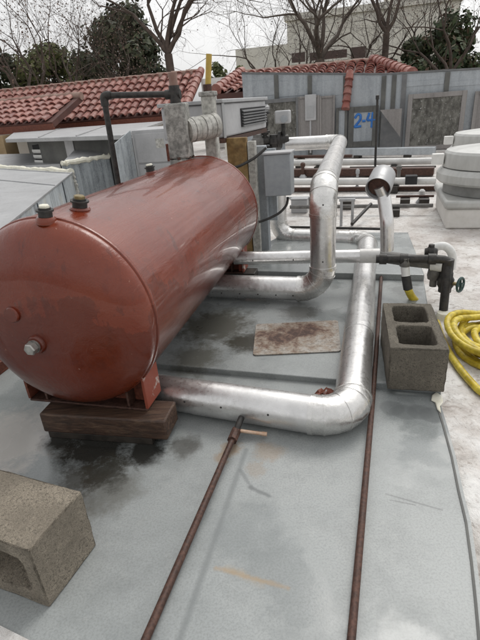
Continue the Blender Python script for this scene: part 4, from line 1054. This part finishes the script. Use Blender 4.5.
# left roof
Ye0 = 12.4
e0_, e1_ = AY(-70, 127, Ye0+1.6), AY(168, 114, Ye0-.2); zz = .5*(e0_.z+e1_.z); 
E1v = e1_; E0v = E1v-Ud*9.5; 
rt = AY(168, 74, Ye0+2.6); rt = AY(200, 73, Ye0+1.2); upv = Vd*1.5+Z*(rt.z-E1v.z)
E1x = E1v+Ud*.42
t, ed_, nr2 = tile_roof('tiled_roof', 'long red clay tiled roof behind the ducts at left', E0v, E1x, upv, 8, hips=(lambda s: 0.0, lambda s: 1.0))
part('fascia', MB().obox(E0v-Z*.16, Ud*9.9, Vd*.06, Z*.12), M['rust_red'], t)
part('wall', MB().obox(Vec((E0v.x, E0v.y, ROOFZ+.002))+Vd*.4, Ud*9.5, Vd*.2, Z*(E0v.z-ROOFZ-.18)), M['cream'], t)
hm = MB()
for i in range(8):
    p0 = E1x+upv*(i/8); hm.tube([p0+nr2*.06, E1x+upv*((i+1.08)/8)+nr2*.06], [.11, .09], 10)
part('rake_tiles', hm, M['tile'], t)
# lower roof wing in front at far left
fE1 = AY(52, 122, 11.0); fE0 = fE1-Ud*4.0
t, ed_, nr3 = tile_roof('tiled_roof', 'short lower tiled eave at the far left edge', fE0, fE1, Vd*1.3+Z*.50, 4)
part('fascia', MB().obox(fE0-Z*.18, Ud*4.0, Vd*.06, Z*.15), M['rust_red'], t)
sp_ = AY(6, 148, 11.2)
part('corner_pier', MB().obox(Vec((AY(8, 140, 11.2).x-.6, 11.2, ROOFZ+.002)), Ud*.6, Vd*.4, Z*(fE0.z-ROOFZ-.2)), M['stucco'], t)
# right roof behind the metal wall
rr0 = WP+Vd*.6+Ud*(u0-.75)
ez = topz-.30
R0 = Vec((rr0.x, rr0.y, ez)); Rlen = (Wl(412, 90)-Wl(240, 90)).dot(Ud)+.7
R1 = R0+Ud*Rlen
pk = ONP(352, 64, WP+Vd*2.8, Vd); upR = Vd*2.2+Z*(pk.z-ez)
def hipr(s): return 1-.20*s
t, ed_, nr4 = tile_roof('tiled_roof', 'red tiled roof showing just above the metal screen wall', R0, R1, upR, 6, hips=(lambda s: .0+.02*s, hipr))
hm = MB(); hA_ = R1; hB_ = R0+Ud*(Rlen*hipr(1))+upR
for i in range(10):
    p0 = hA_.lerp(hB_, i/10)+Z*.06; p1 = hA_.lerp(hB_, (i+1.08)/10)+Z*.06; hm.tube([p0, p1], [.12, .095], 10)
part('hip_tiles', hm, M['tile'], t)
part('wall', MB().obox(Vec((R0.x, R0.y, ROOFZ+.002))+Vd*.3, Ud*Rlen, Vd*.2, Z*(ez-ROOFZ-.15)), M['cream'], t)
# tile strip running down the wall corner
tc = thing('tile_strip', Wl(346, 110, .12), 'single column of red tiles running down the metal wall above the number panel', 'tile strip')
ta, tb2 = Wl(345.5, 109, .14), Wl(350, 72, .04); m = MB()
for i in range(5):
    m.tube([ta.lerp(tb2, i/5)+Vd*-.01, ta.lerp(tb2, (i+1.15)/5)+Vd*.03], [.08, .06], 12)
part('tiles', m, M['tile'], tc)
hm = MB()
for i in range(7):
    hm.tube([R0+upR*(i/7)+Z*.08, R0+upR*((i+1.1)/7)+Z*.08], [.12, .095], 10)
part('rake_tiles', hm, M['tile'], t)
# pale wall seen between the roofs
pa_, pb_ = AY(203, 102, 13.2), AY(232, 78, 13.2)
single('pale_wall', MB().obox(Vec((pa_.x, 13.2, -.02)), Ud*((pb_.x-pa_.x)*1.1), Vd*.2, Z*(pb_.z+.05)), M['white_paint'], 'white rendered wall showing between the two tiled roofs', 'wall', smooth=0)

# ------------------------------------------------------------------ cream building behind
YB = 34
b0p, b1p = AY(288, 70, YB), AY(440, 70, YB); bt = AY(330, 18, YB).z
bld = thing('cream_building', Vec((b0p.x+5, YB, -4.5)), 'cream rendered building with a row of dark windows behind the trees', 'building')
part('wall', MB().obox(Vec((b0p.x, YB, -4.5)), Ud*(b1p.x-b0p.x), Vd*8, Z*(bt+4.5)), M['cream'], bld)
part('parapet', MB().obox(Vec((b0p.x, YB, bt))-Ud*.15-Vd*.15, Ud*(b1p.x-b0p.x+.3), Vd*8.3, Z*.35), M['cream'], bld)
part('tower', MB().obox(Vec((AY(383, 20, YB+2).x, YB+2, bt+.36)), Ud*4.2, Vd*4, Z*2.6), M['cream'], bld)
lowz = AY(260, 46, YB).z
part('side_wing', MB().obox(Vec((AY(236, 60, YB+1).x, YB+1, -4.5)), Ud*(b0p.x-AY(236, 60, YB+1).x)*1.05, Vd*6, Z*(lowz+4.5)), M['cream'], bld)
for x0, x1, y0, y1 in ((292, 305, 52, 63), (310, 347, 49, 61), (351, 366, 46, 59)):
    n0, n1_ = ONP(x0, y1, Vec((b0p.x, YB, 0)), Vd), ONP(x1, y0, Vec((b0p.x, YB, 0)), Vd)
    wf = part('window', MB().obox(n0-Vd*.05, Ud*((n1_-n0).dot(Ud)), Vd*.04, Z*(n1_.z-n0.z)), M['cream_dark'], bld)
    part('frame', MB().obox(n0-Vd*.12-Z*.12-Ud*.06, Ud*((n1_-n0).dot(Ud)+.12), Vd*.11, Z*.11), M['cream'], wf)

# ------------------------------------------------------------------ trees
GZ = -4.5
def bare_tree(x, ytop, Y, label, seed, lean=0.0, tr=.16, fork=.3, leaves=900, levels=6, spread=.62, mat='bark', lsz=.034, nb=4, l0=2.4):
    R_ = random.Random(seed); b = AY(x, 90, Y); base = Vec((b.x, Y, GZ))
    t = thing('bare_tree', base, label, 'tree', 'trees beyond the roof'); m = MB(); lf = MB(); tips = []
    def grow(p, dr, ln, r, lv):
        pts = [p]; rs = [r]; dcur = dr.copy(); k = 4 if lv > levels-3 else 3
        for i in range(k):
            dcur = (dcur+Vec((R_.gauss(0, .17), R_.gauss(0, .17), R_.gauss(.02, .10)))).normalized(); pts.append(pts[-1]+dcur*ln/k); rs.append(r*(1-.38*(i+1)/k))
        m.tube(pts, rs, 7 if lv > 4 else (5 if lv > 2 else 3), False)
        if lv <= 2: tips.extend(pts[1:])
        if lv == 0:
            for c in range(3):
                az_ = R_.uniform(0, 2*pi); side = dcur.cross(Vec((cos(az_), sin(az_), .3))).normalized(); j = R_.randint(0, k)
                q = pts[j]; e1_ = q+(dcur*.8+side*R_.uniform(.4, 1.1)).normalized()*ln*R_.uniform(.7, 1.3)
                m.tube([q, q.lerp(e1_, .5)+side*ln*.05, e1_], [rs[j]*.7, rs[j]*.55, rs[j]*.4], 3, False); tips.append(e1_)
            return
        nchild = 2 if R_.random() < .6 else 3
        for c in range(nchild):
            ang = R_.uniform(.25, spread+.15); az_ = R_.uniform(0, 2*pi)
            side = dcur.cross(Vec((cos(az_), sin(az_), .3))).normalized()
            nd = (dcur*cos(ang)+side*sin(ang)).normalized(); nd.z += .05; nd.normalize()
            grow(pts[-1], nd, ln*R_.uniform(.66, .88), rs[-1]*(.82 if c == 0 else .62), lv-1)
        for c in range(1 if lv > 1 else 0):
            j = R_.randint(1, k-1); az_ = R_.uniform(0, 2*pi); side = dcur.cross(Vec((cos(az_), sin(az_), .3))).normalized()
            grow(pts[j], (dcur*.6+side*.9).normalized(), ln*.6, rs[j]*.45, max(0, lv-2))
    hgt = fork-GZ
    tp = [base, base+Vec((lean*.3, 0, hgt*.5)), base+Vec((lean, 0, hgt))]
    m.tube(tp, [tr*1.4, tr*1.1, tr], 9, False)
    for c in range(nb):
        az_ = 2*pi*c/nb+R_.uniform(-.5, .5); nd = Vec((cos(az_)*.62, sin(az_)*.4, 1)).normalized(); grow(tp[-1], nd, l0*R_.uniform(.85, 1.15), tr*.6, levels-1)
    part('trunk', m, M[mat], t, 60)
    for i in range(int(leaves*.35)):
        p = R_.choice(tips)+Vec((R_.gauss(0, .05), R_.gauss(0, .05), R_.gauss(-.02, .04))); s = lsz*R_.uniform(.6, 1.3)
        a = Vec((R_.gauss(0, 1), R_.gauss(0, 1), R_.gauss(0, 1))).normalized(); bb = a.cross(Vec((R_.gauss(0, 1), R_.gauss(0, 1), 1))).normalized()
        lf.add([p-a*s, p-bb*s*.6, p+a*s, p+bb*s*.6], [(0, 1, 2, 3)])
    if leaves: part('crown', lf, M['leaf_dead'], t, 0)
def leafy_tree(x, y0, y1, wpx, Y, label, seed, mat, n=3500, s=.13, clumps=26, shape=1.0):
    R_ = random.Random(seed); c0 = AY(x, y1, Y); c1 = AY(x, y0, Y); base = Vec((c0.x, Y, GZ)); wd = PX(wpx, c0)/2; h = c1.z-c0.z
    t = thing('leafy_tree', base, label, 'tree', 'trees beyond the roof')
    m = MB().tube([base, base+Z*(c0.z-GZ)*.6, Vec((c0.x, Y, c0.z+h*.7))], [.28, .2, .06], 8, False); lf = MB()
    cl = []
    for i in range(clumps):
        u = R_.random(); th = R_.uniform(0, 2*pi); prof = (math.sin(pi*min(1, .18+u*.80)))**shape
        rr = wd*prof*math.sqrt(R_.random()); cl.append((Vec((c0.x+rr*cos(th), Y+rr*sin(th), c0.z+h*u*.96)), wd*R_.uniform(.18, .36)))
        if i % 2 == 0: m.tube([Vec((c0.x, Y, c0.z+h*u*.6)), cl[-1][0]], [.05, .015], 4, False)
    for i in range(n):
        c, r = R_.choice(cl); dr = Vec((R_.gauss(0, 1), R_.gauss(0, 1), R_.gauss(0, 1))).normalized()
        p = c+dr*r*R_.random()**.4*R_.uniform(.85, 1.2); q = s*R_.uniform(.5, 1.3)
        a = (dr.cross(Vec((R_.gauss(0, 1), R_.gauss(0, 1), R_.gauss(0, 1))))).normalized(); bb = (a.cross(dr)+dr*R_.uniform(-.5, .5)).normalized()
        lf.add([p-a*q, p-bb*q*.55, p+a*q, p+bb*q*.55], [(0, 1, 2, 3)])
    part('trunk', m, M['bark'], t, 60); part('crown', lf, M[mat], t, 0)
leafy_tree(134, 14, 92, 92, 26, 'tall dense dark evergreen left of the big bare tree', 11, 'leaf_dark', 9000, .15, 52, .6)
leafy_tree(58, 50, 96, 84, 27, 'rounded yellow green tree low above the left tiled roof', 12, 'leaf_olive', 6500, .14, 36, .6)
leafy_tree(4, 40, 100, 50, 24, 'dark green tree at the left edge behind the tiled roof', 13, 'leaf_dark', 4000, .14, 22)
leafy_tree(450, 22, 90, 96, 22, 'bushy green tree with rusty leaves right of the cream building', 14, 'leaf_green', 6500, .13, 40, .7)
leafy_tree(408, 42, 85, 40, 23, 'small dark shrub like tree just left of the bushy green one', 15, 'leaf_dark', 2600, .12, 18, .8)
leafy_tree(226, 64, 92, 42, 30, 'low olive tree seen beside the yellow pipe', 16, 'leaf_olive', 1600, .14, 14, .7)
leafy_tree(100, 62, 100, 70, 30, 'pale olive tree between the evergreen and the rounded one', 17, 'leaf_olive', 2400, .15, 18, .7)
bare_tree(16, 0, 17, 'bare brown tree with dead leaves at the left edge', 21, .3, .11, .9, 4500, 7, .62, l0=1.5)
bare_tree(66, 0, 20, 'bare twiggy tree above the rounded yellow green tree', 22, .2, .11, 1.0, 5000, 7, .7, l0=1.7)
bare_tree(177, 0, 17, 'large bare dark branched tree right above the rusty pipe stub', 23, -.15, .13, 2.6, 350, 7, .75, nb=6, l0=1.5)
bare_tree(330, 0, 21, 'bare leaning tree in front of the cream building windows', 24, -.4, .17, 2.4, 2500, 7, .75, 'bark_pale', nb=5, l0=1.7)
bare_tree(381, 0, 20, 'slim bare tree at the right part of the cream building', 25, .1, .12, 3.0, 2000, 6, .7, l0=1.6)
bare_tree(270, 0, 25, 'thin bare tree by the low wing of the cream building', 26, .2, .09, 1.2, 900, 6, .7, 'bark_pale', l0=1.9)
bare_tree(300, 0, 26, 'bare grey twigged tree hiding the left end of the cream building', 31, .2, .10, 1.6, 1200, 7, .7, 'bark_pale', l0=1.8)
bare_tree(412, 0, 27, 'bare brown tree hiding the right end of the cream building', 33, .2, .10, 1.8, 2500, 7, .7, l0=1.9)
bare_tree(356, 0, 24, 'thin bare brown tree in front of the last dark window', 35, .2, .09, 1.4, 1500, 7, .7, l0=1.7)
bare_tree(440, 0, 19, 'bare reddish tree rising over the bushy green tree', 27, .2, .11, 1.2, 4500, 7, .7, l0=1.6)
bare_tree(118, 0, 23, 'bare reddish twigged tree in front of the dark evergreen', 28, .2, .09, 1.6, 4000, 7, .7, l0=1.6)
